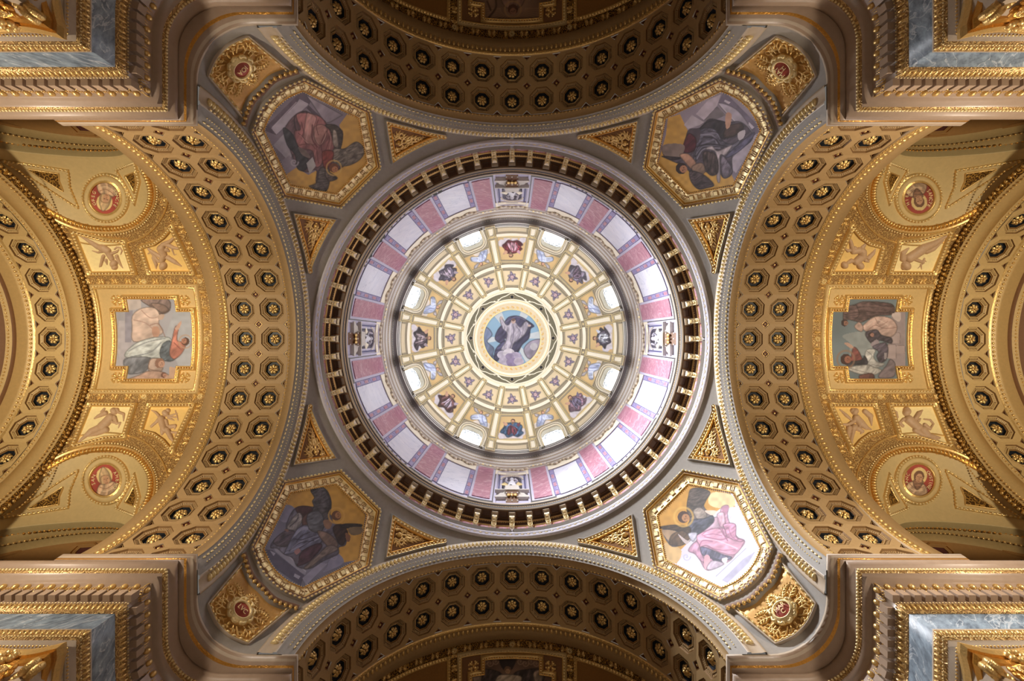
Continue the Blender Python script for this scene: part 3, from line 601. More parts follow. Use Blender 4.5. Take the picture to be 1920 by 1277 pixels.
def p_cross_right(X, Y):
    b = Brush(X, Y, 1530, 540, 6.72); b.fill((120, 134, 142), .08, 260)
    b.poly((150, 158, 162), [(330, 600), (620, 560), (700, 800), (440, 860), (420, 700)], None, .06); b.poly((164, 150, 154), [(950, 300), (1120, 300), (1120, 1010), (960, 1000), (900, 760)], None, .06, False)
    for x0, y0, x1, y1 in ((890, 720, 1000, 890), (1010, 730, 1110, 830), (950, 570, 1050, 700)): b.poly((178, 162, 164), [(x0, y0), (x1, y0), (x1, y1), (x0, y1)], None, .05, False); b.line((120, 104, 106), 5, [(x0, y0), (x1, y0), (x1, y1)])
    b.poly((104, 84, 84), [(340, 400), (360, 250), (480, 210), (620, 170), (900, 190), (980, 240), (960, 330), (760, 350), (640, 400), (560, 430), (420, 400)], (1.5, 36, .22)); b.line((70, 54, 54), 9, [(360, 330), (600, 300), (940, 320)]); b.line((134, 112, 110), 8, [(420, 240), (640, 220), (920, 250)]); b.line((66, 50, 50), 8, [(500, 210), (540, 330), (480, 400)])
    b.head(355, 440, 40, (150, 110, 96), (58, 44, 44), 0.2, None)
    b.poly((200, 172, 164), [(590, 470), (740, 360), (930, 380), (1010, 470), (1000, 560), (930, 620), (820, 590), (760, 540), (640, 550), (580, 510)], (1.0, 60, .10)); b.line((140, 106, 98), 8, [(640, 540), (740, 470), (860, 510), (1000, 500)]); b.line((228, 206, 198), 9, [(640, 480), (760, 400), (900, 470)]); b.line((150, 116, 106), 7, [(740, 380), (800, 470), (900, 420)])
    b.poly((196, 168, 160), [(480, 490), (540, 430), (590, 500), (560, 550)], (0.9, 40, .08)); b.poly((214, 198, 196), [(950, 330), (1060, 310), (1050, 420), (990, 400)], None, .06)
    b.poly((80, 72, 82), [(620, 600), (640, 550), (760, 530), (820, 600), (940, 630), (940, 700), (800, 660), (700, 700)], (0.9, 40, .2)); b.head(690, 590, 34, (170, 128, 116), (64, 50, 54), 0.1, None); b.poly((160, 148, 158), [(690, 700), (760, 650), (790, 700), (700, 740)], None, .06)
    b.poly((92, 84, 98), [(710, 740), (860, 690), (900, 760), (880, 900), (800, 940), (760, 860), (780, 800)], (0.7, 40, .22)); b.poly((164, 156, 164), [(850, 820), (890, 820), (880, 900), (850, 900)], None, .05, False)
    b.poly((196, 196, 196), [(610, 860), (640, 780), (740, 780), (720, 860), (760, 930), (860, 960), (740, 1010), (620, 970)], (1.1, 44, .10)); b.line((130, 128, 130), 8, [(640, 800), (700, 860), (640, 950)])
    b.poly((132, 78, 74), [(440, 850), (470, 750), (520, 780), (570, 880), (580, 950), (450, 950)], (0.8, 44, .16)); b.poly((196, 162, 148), [(350, 700), (400, 690), (470, 750), (430, 760)], None, .05); b.poly((66, 62, 70), [(390, 940), (560, 910), (610, 860), (640, 960), (480, 970), (410, 1000)], (1.3, 36, .18))
    b.poly((186, 184, 182), [(400, 1000), (640, 970), (700, 990), (820, 1040), (720, 1100), (560, 1090), (420, 1040)], (0.5, 48, .12)); b.line((122, 118, 118), 8, [(640, 1030), (700, 970), (860, 1000)]); b.line((124, 120, 120), 7, [(410, 1010), (560, 1050), (720, 1090)])
    b.poly((128, 116, 122), [(780, 1110), (880, 980), (930, 900), (990, 960), (980, 1110), (840, 1140)], (0.9, 70, .12)); b.poly((110, 76, 72), [(550, 1100), (700, 1080), (720, 1150), (560, 1150)], (0.4, 40, .12))
    b.head(370, 900, 62, (160, 106, 88), (72, 46, 40), 0.1, (156, 124, 104))
    return b.c
def p_nave_top(X, Y):
    b = Brush(X, Y, 640, 0, 3.0); b.fill((136, 104, 82), .14, 60)
    for i in range(22):
        a = PI*i/21; b.line((176, 138, 104), 5, [(965+70*math.cos(a), 50+50*math.sin(a)), (965+170*math.cos(a), 50+100*math.sin(a))], .5)
    b.line((74, 54, 42), 10, [(830, 100), (870, 40), (860, -40)]); b.line((74, 54, 42), 8, [(840, 60), (820, 10)])
    b.poly((148, 112, 96), [(920, 40), (900, -60), (1030, -60), (1010, 40)], (0.2, 24, .15)); b.head(965, 55, 26, (150, 104, 80), (88, 54, 40), 1.5, (180, 136, 90)); return b.c
def p_nave_bottom(X, Y):
    b = Brush(X, Y, 700, 1150, 3.84); b.fill((120, 92, 76), .16, 60)
    b.poly((52, 42, 44), [(905, 290), (1030, 300), (1010, 380), (970, 430), (920, 380)], None, .1)
    for s in (-1, 1):
        for i in range(4): scroll(b, 967+s*(90+38*i), 345+14*(i % 2), 24, (176, 144, 120))
        b.poly((78, 66, 66), [(967+s*60, 420), (967+s*250, 400), (967+s*240, 500), (967+s*60, 500)], (0.4, 34, .3)); b.poly((160, 140, 124), [(967+s*190, 420), (967+s*260, 410), (967+s*240, 500), (967+s*200, 500)], (0.2, 30, .16))
    b.poly((190, 170, 150), [(880, 480), (920, 440), (1060, 450), (1040, 500), (880, 510)], (0.9, 30, .15)); b.head(967, 405, 24, (186, 144, 110), (120, 90, 70), 1.5, None); return b.c
CROSS_PAINT = [p_cross_right, p_nave_bottom, p_cross_left, p_nave_top]
def p_saint(cx, cy, tilt, mitre, flip, dim=1.0):
    def f(X, Y):
        u = -1 if flip else 1; dx, dy = X-cx, (Y-cy)*u; ca, sa = math.cos(tilt), math.sin(tilt)
        b = Brush(dx*ca-dy*sa, dx*sa+dy*ca, 0, 0, 1.0); b.fill((156, 66, 52), .10, 12)
        b.disc((228, 200, 136), 0, -8, 15, 16)
        b.poly((196, 164, 132), [(-21, 22), (-15, 8), (-6, 5), (6, 5), (15, 8), (21, 22), (0, 30)], (0.4, 9, .16)); b.line((140, 104, 80), 1.6, [(-14, 10), (-4, 16), (8, 13), (14, 9)], .7); b.line((232, 206, 170), 1.6, [(-17, 15), (-4, 21), (12, 17)], .7)
        if mitre: b.poly((192, 162, 122), [(-9, 6), (-10, -8), (-5, -18), (1, -25), (7, -18), (10, -8), (9, 6)], (0, 8, .10)); b.line((142, 108, 76), 1.6, [(-9, 4), (-8, -6), (0, -9), (8, -6), (9, 4)], .8)
        else: b.disc((120, 84, 60), 0, -7, 10, 11); b.poly((146, 108, 84), [(-8, 2), (-4, 14), (2, 18), (8, 10), (9, 0)], (1.5, 5, .2))
        b.disc((200, 154, 118), 1, 0 if mitre else -4, 6.5, 8.5)
        e = -2 if mitre else -6
        for q in (-2, 4): b.disc((96, 62, 46), q, e, 1.3, .9)
        b.line((150, 106, 78), 1.3, [(1, e), (1.8, e+5)]); b.line((130, 80, 62), 1.2, [(-1, e+8), (3, e+8)])
        return b.c*dim
    return f
SAINT_PAINT = {'upper left': p_saint(198.5, 371, .25, True, True), 'lower left': p_saint(198.5, 900, .25, True, False), 'upper right': p_saint(1721, 371, -.25, False, True, .9), 'lower right': p_saint(1721, 900, -.2, False, False)}
def p_roundel(X, Y):
    b = Brush(X, Y, 860, 540, 6.385); b.fill((150, 186, 214), .05, 200)
    for a0, a1 in ((-2.25, -1.95), (-1.25, -.95), (-.25, .02), (.78, 1.05), (2.95, 3.2)): b.poly((212, 220, 226), [(640, 600)]+[(640+480*math.cos(a), 600+480*math.sin(a)) for a in np.linspace(a0, a1, 6)], None, .03, False)
    b.poly((120, 134, 164), [(300, 500), (350, 480), (400, 560), (340, 640), (420, 720), (410, 800), (460, 880), (380, 860), (290, 700)], (0.4, 80, .08)); b.poly((160, 150, 168), [(780, 740), (860, 640), (990, 620), (980, 760), (850, 850)], (0.7, 60, .08)); b.disc((196, 190, 198), 900, 700, 46)
    b.poly((72, 68, 94), [(435, 600), (470, 500), (540, 420), (600, 350), (700, 335), (790, 370), (900, 450), (860, 490), (840, 600), (760, 680), (700, 780), (640, 740), (560, 600), (540, 660), (480, 650)], (0.8, 60, .18)); b.poly((80, 78, 108), [(430, 860), (440, 740), (520, 650), (560, 640), (520, 740), (480, 860)], (1.1, 36, .2)); b.line((120, 118, 150), 9, [(560, 410), (690, 345), (800, 385)])
    b.poly((178, 170, 186), [(500, 350), (520, 360), (560, 430), (600, 440), (640, 380), (680, 410), (740, 470), (800, 400), (840, 440), (800, 540), (740, 600), (660, 660), (620, 740), (510, 740), (560, 640), (580, 540), (530, 490), (500, 400)], (0.15, 34, .16)); b.line((226, 220, 230), 12, [(620, 460), (610, 600), (580, 730)]); b.line((118, 110, 134), 9, [(660, 460), (650, 600), (620, 720)]); b.line((120, 112, 136), 9, [(700, 470), (740, 540), (690, 640)]); b.line((216, 208, 220), 8, [(530, 400), (570, 470)])
    b.disc((196, 168, 158), 655, 395, 26, 32); b.disc((120, 92, 86), 655, 380, 24, 18); b.disc((204, 180, 172), 512, 362, 15, 20); b.disc((200, 176, 170), 845, 450, 20, 14)
    for x, y, r, c in ((520, 800, 60, (196, 188, 206)), (600, 780, 70, (214, 206, 216)), (680, 830, 80, (176, 164, 190)), (560, 870, 80, (190, 180, 200)), (640, 890, 70, (150, 134, 168)), (610, 820, 50, (150, 136, 166)), (720, 880, 60, (196, 182, 200))): b.disc(c, x, y, r, r*.8, .1)
    return b.c
PROPHET = {0: ((104, 96, 112), (196, 200, 216)), 45: ((176, 140, 160), (112, 104, 128)), 90: ((96, 132, 176), (112, 60, 72)), 135: ((120, 84, 84), (176, 160, 176)), 180: ((96, 82, 90), (156, 140, 146)), 225: ((112, 104, 124), (160, 146, 160)), 270: ((150, 62, 76), (196, 150, 164)), 315: ((140, 132, 150), (110, 94, 110))}
def p_prophet(az, c1, c2):
    ca, sa = math.cos(az), math.sin(az); rg = np.random.default_rng(int(az*100)+3)
    def f(X, Y):
        dx, dy = X-960, Y-634.0; u = dx*ca+dy*sa; v = (-dx*sa+dy*ca)*(1 if sa >= 0 else -1)      # u outward, v sideways; head towards the centre
        b = Brush(u, v, 170, 0, 1.0); s = az*3; J = lambda P: [(x+rg.normal(0, 1.3), y+rg.normal(0, 1.3)) for x, y in P]; b.fill((216, 184, 132), .04, 20)
        for i in range(9): b.disc((214, 206, 214), 11+5*math.sin(i*2.1+s), -20+5*i, 7, 6, .06)
        b.poly((222, 202, 170), [(30, -30), (30, 30), (20, 22), (17, 0), (20, -22)], None, .05)
        b.poly([c*.72 for c in c1], J([(-9, -10), (-4, -19), (4, -15), (6, -21), (14, -12), (12, -2), (16, 8), (9, 13), (4, 20), (-3, 13), (-9, 11), (-12, 1)]), (0.5+s, 6, .25))
        b.poly(c1, J([(-7, -8), (0, -13), (7, -12), (13, -7), (10, 0), (13, 7), (6, 10), (-2, 12), (-8, 6)]), (1.2+s, 5, .3))
        b.poly(c2, J([(-6, -4), (3, -9), (10, -4), (7, 2), (10, 8), (1, 7), (-6, 5)]), (0.2+s, 4, .3))
        for q in (-6, 0, 5): b.line([min(255, c*1.4) for c in c2], 1.2, J([(-5, q*.6), (2, q), (9, q*1.3)]), .7); b.line([c*.5 for c in c1], 1.2, J([(-4, q*.6+2), (3, q+3), (10, q*1.3+3)]), .7)
        b.poly((198, 156, 130), [(-9, 8), (-5, 12), (-11, 17), (-13, 15)], None, .1); b.poly(c2, [(-8, -9), (-4, -13), (-12, -16)], None, .1)
        h = 2*math.sin(s); b.disc((100, 72, 58), -14.5, h, 4.2); b.disc((200, 154, 126), -13.6, h+.4, 2.9); b.poly((130, 104, 88), [(-12, h-2), (-12, h+3), (-7, h+1)], None, .1)
        return b.c
    return f
def p_angel(az, sd):
    ca, sa = math.cos(az), math.sin(az)
    def f(X, Y):
        dx, dy = X-960, Y-634.0; u = dx*ca+dy*sa; v = (-dx*sa+dy*ca)*sd
        b = Brush(u, v, 160, 0, 1.0); b.fill((212, 180, 126), .06, 20); b.poly((226, 214, 204), [(4, -22), (16, -24), (16, 6), (8, 2)], None, .05)
        b.poly((186, 194, 220), [(-6, -8), (2, -16), (12, -20), (14, -10), (6, 0), (10, 12), (4, 15), (-4, 6)], (0.8+az, 6, .16)); b.line((130, 140, 184), 1.6, [(-4, -4), (4, -8), (11, -16)]); b.line((236, 240, 248), 1.6, [(-2, 4), (4, 0), (8, 10)])
        b.poly((200, 192, 196), [(-6, 4), (-12, 10), (-16, 16), (-8, 13)], (0.4, 5, .1)); b.poly((206, 196, 200), [(-8, -8), (-12, -15), (-6, -14)], (0.4, 5, .1)); b.line((214, 190, 150), 1.4, [(-4, 4), (2, 16)]); b.disc((112, 84, 70), -9, 0, 3.4); b.disc((204, 160, 134), -8.6, .4, 2.4)
        return b.c
    return f
def p_cherub(az):
    ca, sa = math.cos(az), math.sin(az)
    def f(X, Y):
        dx, dy = X-960, Y-634.0; b = Brush(dx*ca+dy*sa, -dx*sa+dy*ca, 115, 0, 1.0); b.fill((220, 200, 164), .04, 16)
        for i in range(6):
            a = i*PI/3+.3+az; b.poly((150, 136, 160) if i % 2 else (170, 156, 172), [(0, 0), (5*math.cos(a-.4), 5*math.sin(a-.4)), ((8+3*(i % 2))*math.cos(a), (8+3*(i % 2))*math.sin(a)), (5*math.cos(a+.6), 5*math.sin(a+.6))], (a, 3, .22))
        b.disc((112, 92, 120), 0, 0, 4.6); b.disc((206, 176, 176), -.3, 0, 3.2); b.disc((110, 84, 90), -.6, 1.1, .7); b.disc((110, 84, 90), -.6, -1.1, .7); return b.c
    return f
# ------------------------------------------------------------------ floor and unseen shell of the room
fl = structure('floor')
mk('paving', [(-26,-26,-1.6),(26,-26,-1.6),(26,26,-1.6),(-26,26,-1.6)], [(0,1,2,3)], PAVE, fl)

for sn, p0, p1 in (('top', (-24, -24), (24, -24)), ('bottom', (24, 24), (-24, 24))):
    s = structure('wall_%s' % sn); mk('end_wall', [(*p0, -1.6), (*p1, -1.6), (*p1, 24.5), (*p0, 24.5)], [(0, 1, 2, 3)], TAN, s)
# ------------------------------------------------------------------ coffered arches
DTH = math.radians(11.4)
def arcpts(x, R, n=97, a0=-PI/2, a1=PI/2, low=None):
    th = np.linspace(a0, a1, n); P = np.stack([np.full(n, x), R*np.sin(th), HS+R*np.cos(th)], -1)
    if low is not None:
        P = np.vstack([[x, -R, low], P, [x, R, low]])
    return P
def arc_normals(n, face, a0=-PI/2, a1=PI/2):
    th = np.linspace(a0, a1, n)
    return np.tile([[-1.0, 0, 0]], (n, 1)) if face == 'front' else np.stack([np.zeros(n), -np.sin(th), -np.cos(th)], -1)
def octo(a, b, cut):            # octagon of half sizes a, b with corners cut
    return [(a, -(b-cut)), (a, b-cut), (a-cut, b), (-(a-cut), b), (-a, b-cut), (-a, -(b-cut)), (-(a-cut), -b), (a-cut, -b)]
def coffer_mesh(cu, cv, cut):
    b = Buf(); rings = [(octo(cu, cv, cut), 0.0)]
    for s, wz in ((.565, 0.0), (.550, .08), (.505, .08), (.43, .15), (.415, .08), (.380, .08), (.37, .15), (.335, .13), (.325, .25)):
        rings.append((octo(s, s, s*0.586), wz))
    V = [(x, y, z) for r, z in rings for x, y in r]; Fc = []; mi = []
    cm = [0, 3, 0, 3, 0, 0, 3, 1, 2]  # slot three is the shade tone on slopes and groove walls
    for j in range(len(rings)-1):
        for i in range(8):
            k = (i+1) % 8; Fc.append((j*8+i, j*8+k, (j+1)*8+k, (j+1)*8+i)); mi.append(cm[j])
    n = len(V); Fc.append(tuple(range(n-8, n))); mi.append(2)
    b.add(V, Fc, mi)
    for i in range(8):           # small tongues on the sloping ring
        p0 = np.array(octo(.515, .515, .515*.586)[i]); p1 = np.array(octo(.515, .515, .515*.586)[(i+1) % 8])
        q0 = np.array(octo(.44, .44, .44*.586)[i]); q1 = np.array(octo(.44, .44, .44*.586)[(i+1) % 8])
        for t in np.linspace(0.12, 0.88, 6):
            o_ = p0+(p1-p0)*t; i_ = q0+(q1-q0)*t; s = (p1-p0)/np.linalg.norm(p1-p0)*.017
            b.add([(*(o_-s), .06), (*(o_+s), .06), (*(i_+s), .10), (*(i_-s), .10), (*(o_-s), .10), (*(o_+s), .10), (*(i_+s), .16), (*(i_-s), .16)],
                  [(0,1,2,3), (0,4,5,1), (1,5,6,2), (3,2,6,7), (0,3,7,4)], 0)
    return b
def rosette_mesh(R=0.235):
    b = Buf()
    for ring, n, r0, r1, wd, zz, tw in ((0, 7, .05, R, .072, .0, 0), (1, 5, .03, R*.60, .055, -.05, .3)):
        for i in range(n):
            a = 2*PI*i/n+tw; c, s = math.cos(a), math.sin(a); pts = []
            for u, hw, z in ((r0, .02, -.10), ((r0+r1)*.5, wd*.8, -.13), (r1*.85, wd, -.11), (r1, wd*.4, -.04)):
                for v, dz in ((-hw, .05), (0, 0), (hw, .05)): pts.append((u*c-v*s, u*s+v*c, z+dz+zz))
            b.add(pts, [(j*3+k, j*3+k+1, j*3+k+4, j*3+k+3) for j in range(3) for k in range(2)])
    V, q = tri_sphere(8, 5); b.add(V*[.055, .055, .06]+[0, 0, -.17], q)
    return b
def diamond_mesh(h, half=False):
    b = Buf(); rings = []
    for s, z in ((1.0, 0), (.98, .04), (.86, .04), (.84, .01), (.76, .01), (.74, .07)):
        r = h*s
        rings.append([(r, 0, z), (0, r, z), (-r, 0, z), (0, -r, z)] if not half else [(0.02+(1-s)*h*.4, r*.95-.02, z), (0.02+(1-s)*h*.4, -r*.95+.02, z), (h*s*.9, 0, z)])
    k = len(rings[0]); V = [v for r in rings for v in r]; Fc = []; mi = []
    for j in range(len(rings)-1):
        for i in range(k):
            i2 = (i+1) % k; Fc.append((j*k+i, j*k+i2, (j+1)*k+i2, (j+1)*k+i)); mi.append([0, 0, 0, 1, 2][j])
    Fc.append(tuple(range(len(V)-k, len(V)))); mi.append(2); b.add(V, Fc, mi)
    if not half:
        v, q = tri_sphere(6, 4); b.add(v*[h*.3, h*.3, .05]+[0, 0, .05], q, 1)
    return b
CELL_V = RARCH*math.sin(DTH/2); RFACET = RARCH*math.cos(DTH/2); CUT = 0.2
ME_COFFER = {}; ME_ROS = {}; ME_DIA = {}; ME_TRI = {}
for key, st, gd in (('warm', TAN, GOLD), ('gold', TANG, GOLD)):
    ME_COFFER[key] = coffer_mesh(.69, CELL_V, CUT).me('coffer', [st, gd, NAVY, TAN_SHADE])
    ME_DIA[key] = diamond_mesh(CUT).me('small_coffer', [st, gd, REDB])
    ME_TRI[key] = diamond_mesh(CUT, True).me('corner_coffer', [st, gd, REDB])
    ME_ROS[key] = rosette_mesh().me('rosette', [GOLD], True)
def arch_piece(name, me, parent, k, x, R, th, flip=1):
    """place a piece on the soffit: local x along the barrel, y along the arc, z up into the masonry"""
    u = Vector((flip, 0, 0)); wv = Vector((0, math.sin(th), math.cos(th))); v = wv.cross(u)
    M = Matrix((u, v, wv)).transposed().to_4x4(); M.translation = Vector((x, R*math.sin(th), HS+R*math.cos(th)))
    M = Matrix(rotz(k).tolist()).to_4x4() @ M
    M.translation -= Vector(org(parent))
    o = bpy.data.objects.new(name, me); link(o, parent); o.matrix_local = M
    return o
def coffer_column(parent, k, xc, key, rows, tri_sides, centre=None):
    for i in rows:
        c = arch_piece('coffer', ME_COFFER[key], parent, k, xc, RFACET, i*DTH)
        r = bpy.data.objects.new('rosette', ME_ROS[key]); link(r, c); r.location = (0, 0, .22)
        r.rotation_euler = (0, 0, RNG.random()*0.8)
    for i in rows[:-1]:
        th = (i+.5)*DTH
        for sd in tri_sides: arch_piece('corner_coffer', ME_TRI[key], parent, k, xc+sd*.69, RARCH, th, -sd)
        if centre is not None: arch_piece('small_coffer', ME_DIA[key], parent, k, centre, RARCH, th)
def rot_layers(L, k): return [np.asarray(a) @ rotz(k).T for a in L]
SIDE = ['right', 'bottom', 'left', 'top']
ARCH_LABEL = ['wide coffered arch right of the dome, warmly lit, two rows of gilded rosettes',
              'dim brown coffered arch below the dome at the bottom edge, two rows of rosettes',
              'wide coffered arch left of the dome, orange-lit, two rows of gilded rosettes',
              'dim brown coffered arch above the dome at the top edge, two rows of rosettes']
def coffered_arch(k):
    t = thing('coffered_arch', ARCH_LABEL[k], 'arch', rotz(k) @ np.array([12.2, 0, HS+RARCH]), 'great coffered arches round the crossing')
    R = rotz(k); key = 'warm'
    prof = [(10.09, 8.16), (9.97, 8.14), (9.97, 8.05), (9.99, 8.0), (10.01, 7.66), (9.97, 7.63), (9.97, 7.52), (10.03, 7.50), (10.03, 7.36), (10.08, 7.34), (10.08, 7.22), (10.16, 7.19), (10.18, 7.12), (10.22, 7.10), (10.22, RARCH)]
    skin_obj('archivolt', rot_layers([arcpts(x, r, low=15.44) for x, r in prof], k), [STONE, CREAM], t, [1]*6+[0]*8, smooth=False)
    skin_obj('soffit_edge', rot_layers([arcpts(x, r, low=15.3) for x, r in ((10.22, RARCH), (10.46, RARCH), (10.48, 7.0), (10.58, 7.0), (10.60, RARCH))], k), [TAN], t)
    skin_obj('soffit_moulding', rot_layers([arcpts(x, r, low=15.3) for x, r in ((13.36, RARCH), (13.38, 6.98), (13.52, 6.95), (13.56, 7.02), (13.80, 7.04), (13.82, RARCH), (14.22, RARCH), (14.24, 8.1))], k), [TAN, GOLD], t, [0, 1, 0, 0, 0, 0, 0])
    n = 97
    def arow(name, x, r, face, step, sc, m, tmpl, off=0.0):
        P = arcpts(x, r, n) @ R.T; N = arc_normals(n, face) @ R.T
        return row(name, tmpl, P, N, step, sc, m, t, off)
    arow('leaf_course', 9.98, 7.83, 'front', .19, (.075, .15, .10), GOLDP, EGG)
    arow('bead_course', 9.93, 7.575, 'front', .20, (.07, .04, .03), GOLDP, EGG)
    arow('dot_course', 10.03, 7.29, 'front', .13, (.032, .032, .03), GOLDP, OCT)
    arow('bead_course', 10.14, 7.16, 'front', .20, (.075, .035, .03), GOLDP, EGG)
    arow('bead_course', 10.53, 7.0, 'soffit', .17, (.045, .05, .03), GOLD, EGG)
    arow('leaf_course', 13.68, 7.03, 'soffit', .22, (.07, .13, .06), GOLD, EGG)
    arow('bead_course', 13.45, 6.96, 'soffit', .16, (.05, .05, .04), GOLD, OCT)
    rows = list(range(-8, 9))
    coffer_column(t, k, 11.29, key, rows, (-1,), None); coffer_column(t, k, 12.67, key, rows, (1,), 11.98)
    return t
for k in range(4): coffered_arch(k)
for k in (0, 2):
    t = thing('coffered_arch', 'inner arch at the far %s edge with a single row of coffers and rosettes' % SIDE[k], 'arch', rotz(k) @ np.array([21.8, 0, HS+RARCH]), 'inner arches at the ends of the side vaults')
    skin_obj('archivolt', rot_layers([arcpts(x, r, low=12) for x, r in ((20.98, 8.05), (20.6, 7.98), (20.5, 7.85), (20.6, 7.62), (20.7, 7.58), (20.72, 7.45), (20.9, 7.42), (20.9, RARCH))], k), [ORND, TANG], t, [1, 0, 0, 1, 1, 1, 1])
    skin_obj('soffit_edge', rot_layers([arcpts(x, r, low=12) for x, r in ((20.9, RARCH), (21.15, RARCH))], k), [TANG], t)
    skin_obj('soffit_moulding', rot_layers([arcpts(x, r, low=12) for x, r in ((22.53, RARCH), (22.6, 6.98), (22.8, 6.98), (22.85, 6.9), (23.0, 6.6), (23.05, 6.45), (23.3, 6.4), (23.35, 6.2), (23.7, 6.15))], k), [TANG, GOLD, BROWN], t, [1, 0, 0, 0, 2, 0, 2, 2])
    n = 97; R = rotz(k)
    for x, r, st, sc in ((21.05, 7.04, .17, (.05, .05, .03)), (22.7, 6.96, .2, (.06, .07, .05)), (23.2, 6.42, .16, (.05, .05, .04))):
        row('bead_course', EGG, arcpts(x, r, n) @ R.T, arc_normals(n, 'soffit') @ R.T, st, sc, GOLD, t)
    for x, r, st, sc in ((20.52, 7.82, .2, (.07, .09, .05)), (20.7, 7.5, .16, (.05, .04, .04))):
        row('leaf_course', EGG, arcpts(x, r, n) @ R.T, arc_normals(n, 'front') @ R.T, st, sc, GOLD, t)
    coffer_column(t, k, 21.84, 'gold', list(range(-8, 9)), (-1, 1))
    th = np.linspace(-PI/2, PI/2, 49)
    V = np.vstack([[[23.7, 0, HS]], np.stack([np.full(49, 23.7), 6.2*np.sin(th), HS+6.2*np.cos(th)], -1)]) @ R.T
    s = structure('wall_%s' % SIDE[k]); mk('marble_lunette', V, [(0, i+1, i+2) for i in range(48)], BROWNM, s)
    mk('lower_wall', np.array([(23.75, -24, -1.6), (23.75, 24, -1.6), (23.75, 24, 24), (23.75, -24, 24)]) @ R.T, [(0, 1, 2, 3)], BROWNM, s)
# ------------------------------------------------------------------ vault bays behind the great arches
AXV = 635.7
def off_tl(pts): return np.array([(960-x, AXV-y) for x, y in pts], float)      # photo point of the upper left bay -> plan
GROIN = smooth(off_tl([(-150, 272), (-60, 302), (0, 328.7), (49, 361.6), (90.5, 389.5), (131.6, 411), (172.7, 422.4), (213.8, 424), (246.7, 416), (266.4, 399.4), (278, 378), (279.6, 355), (273, 332), (263, 309), (252, 285)]), 5, False)[::-1]
SIDEARC = smooth(off_tl([(-150, 225), (-50, 262), (0, 280), (50, 288), (98.7, 292.8), (164, 297), (214, 296.5), (236, 291), (246, 280), (249, 262), (249, 235)]), 5, False)[::-1]
PAN1 = [(816, 198.7), (787, 126.7), (711, 127.7), (728, 181), (762, 184)]
PAN2 = [(690, 171.7), (676, 128), (601, 128), (638, 206), (651, 190), (669, 177)]
def xp_rect(x0, x1, p0, p1, n=14):
    e = [v_fwd(np.linspace(x0, x1, n), np.full(n, p0)), v_fwd(np.full(n, x1), np.linspace(p0, p1, n)), v_fwd(np.linspace(x1, x0, n), np.full(n, p1)), v_fwd(np.full(n, x0), np.linspace(p1, p0, n))]
    return np.vstack([a[:-1] for a in e])
def cross_poly(g=0.0):
    x0, x3, x1, x2 = 15.70-g, 19.45+g, 16.42-g, 18.80+g; a, b = math.radians(9.7)+g/8, math.radians(14.2)+g/8
    c = [(x0, -a), (x1, -a), (x1, -b), (x2, -b), (x2, -a), (x3, -a), (x3, a), (x2, a), (x2, b), (x1, b), (x1, a), (x0, a)]; out = []
    for (xa, pa), (xb, pb) in zip(c, c[1:]+c[:1]): out.append(v_fwd(np.linspace(xa, xb, 9)[:-1], np.linspace(pa, pb, 9)[:-1]))
    return np.vstack(out)
VLAB = ['gilded barrel vault in the right transept framing a cross-shaped fresco', 'dark brown barrel vault cut off by the bottom edge', 'bright gilded barrel vault in the left transept framing a cross-shaped fresco', 'dark brown barrel vault cut off by the top edge']
LUN_TAG = {(0, 1): 'lower right', (0, -1): 'upper right', (2, 1): 'upper left', (2, -1): 'lower left'}
PUTTO = {('upper left', 1): 'flying winged boy with trailing legs, white ground', ('upper left', 2): 'tumbling winged boy with spread legs, yellow ground',
         ('lower left', 1): 'winged boy stretched out along a scroll', ('lower left', 2): 'striding winged boy with fanned drapery',
         ('upper right', 2): 'kneeling winged boy with raised arms, dim ground', ('upper right', 1): 'diving winged boy with a twig in hand',
         ('lower right', 2): 'bow-backed winged boy with folded wings, dim ground', ('lower right', 1): 'reclining winged boy holding a horn'}
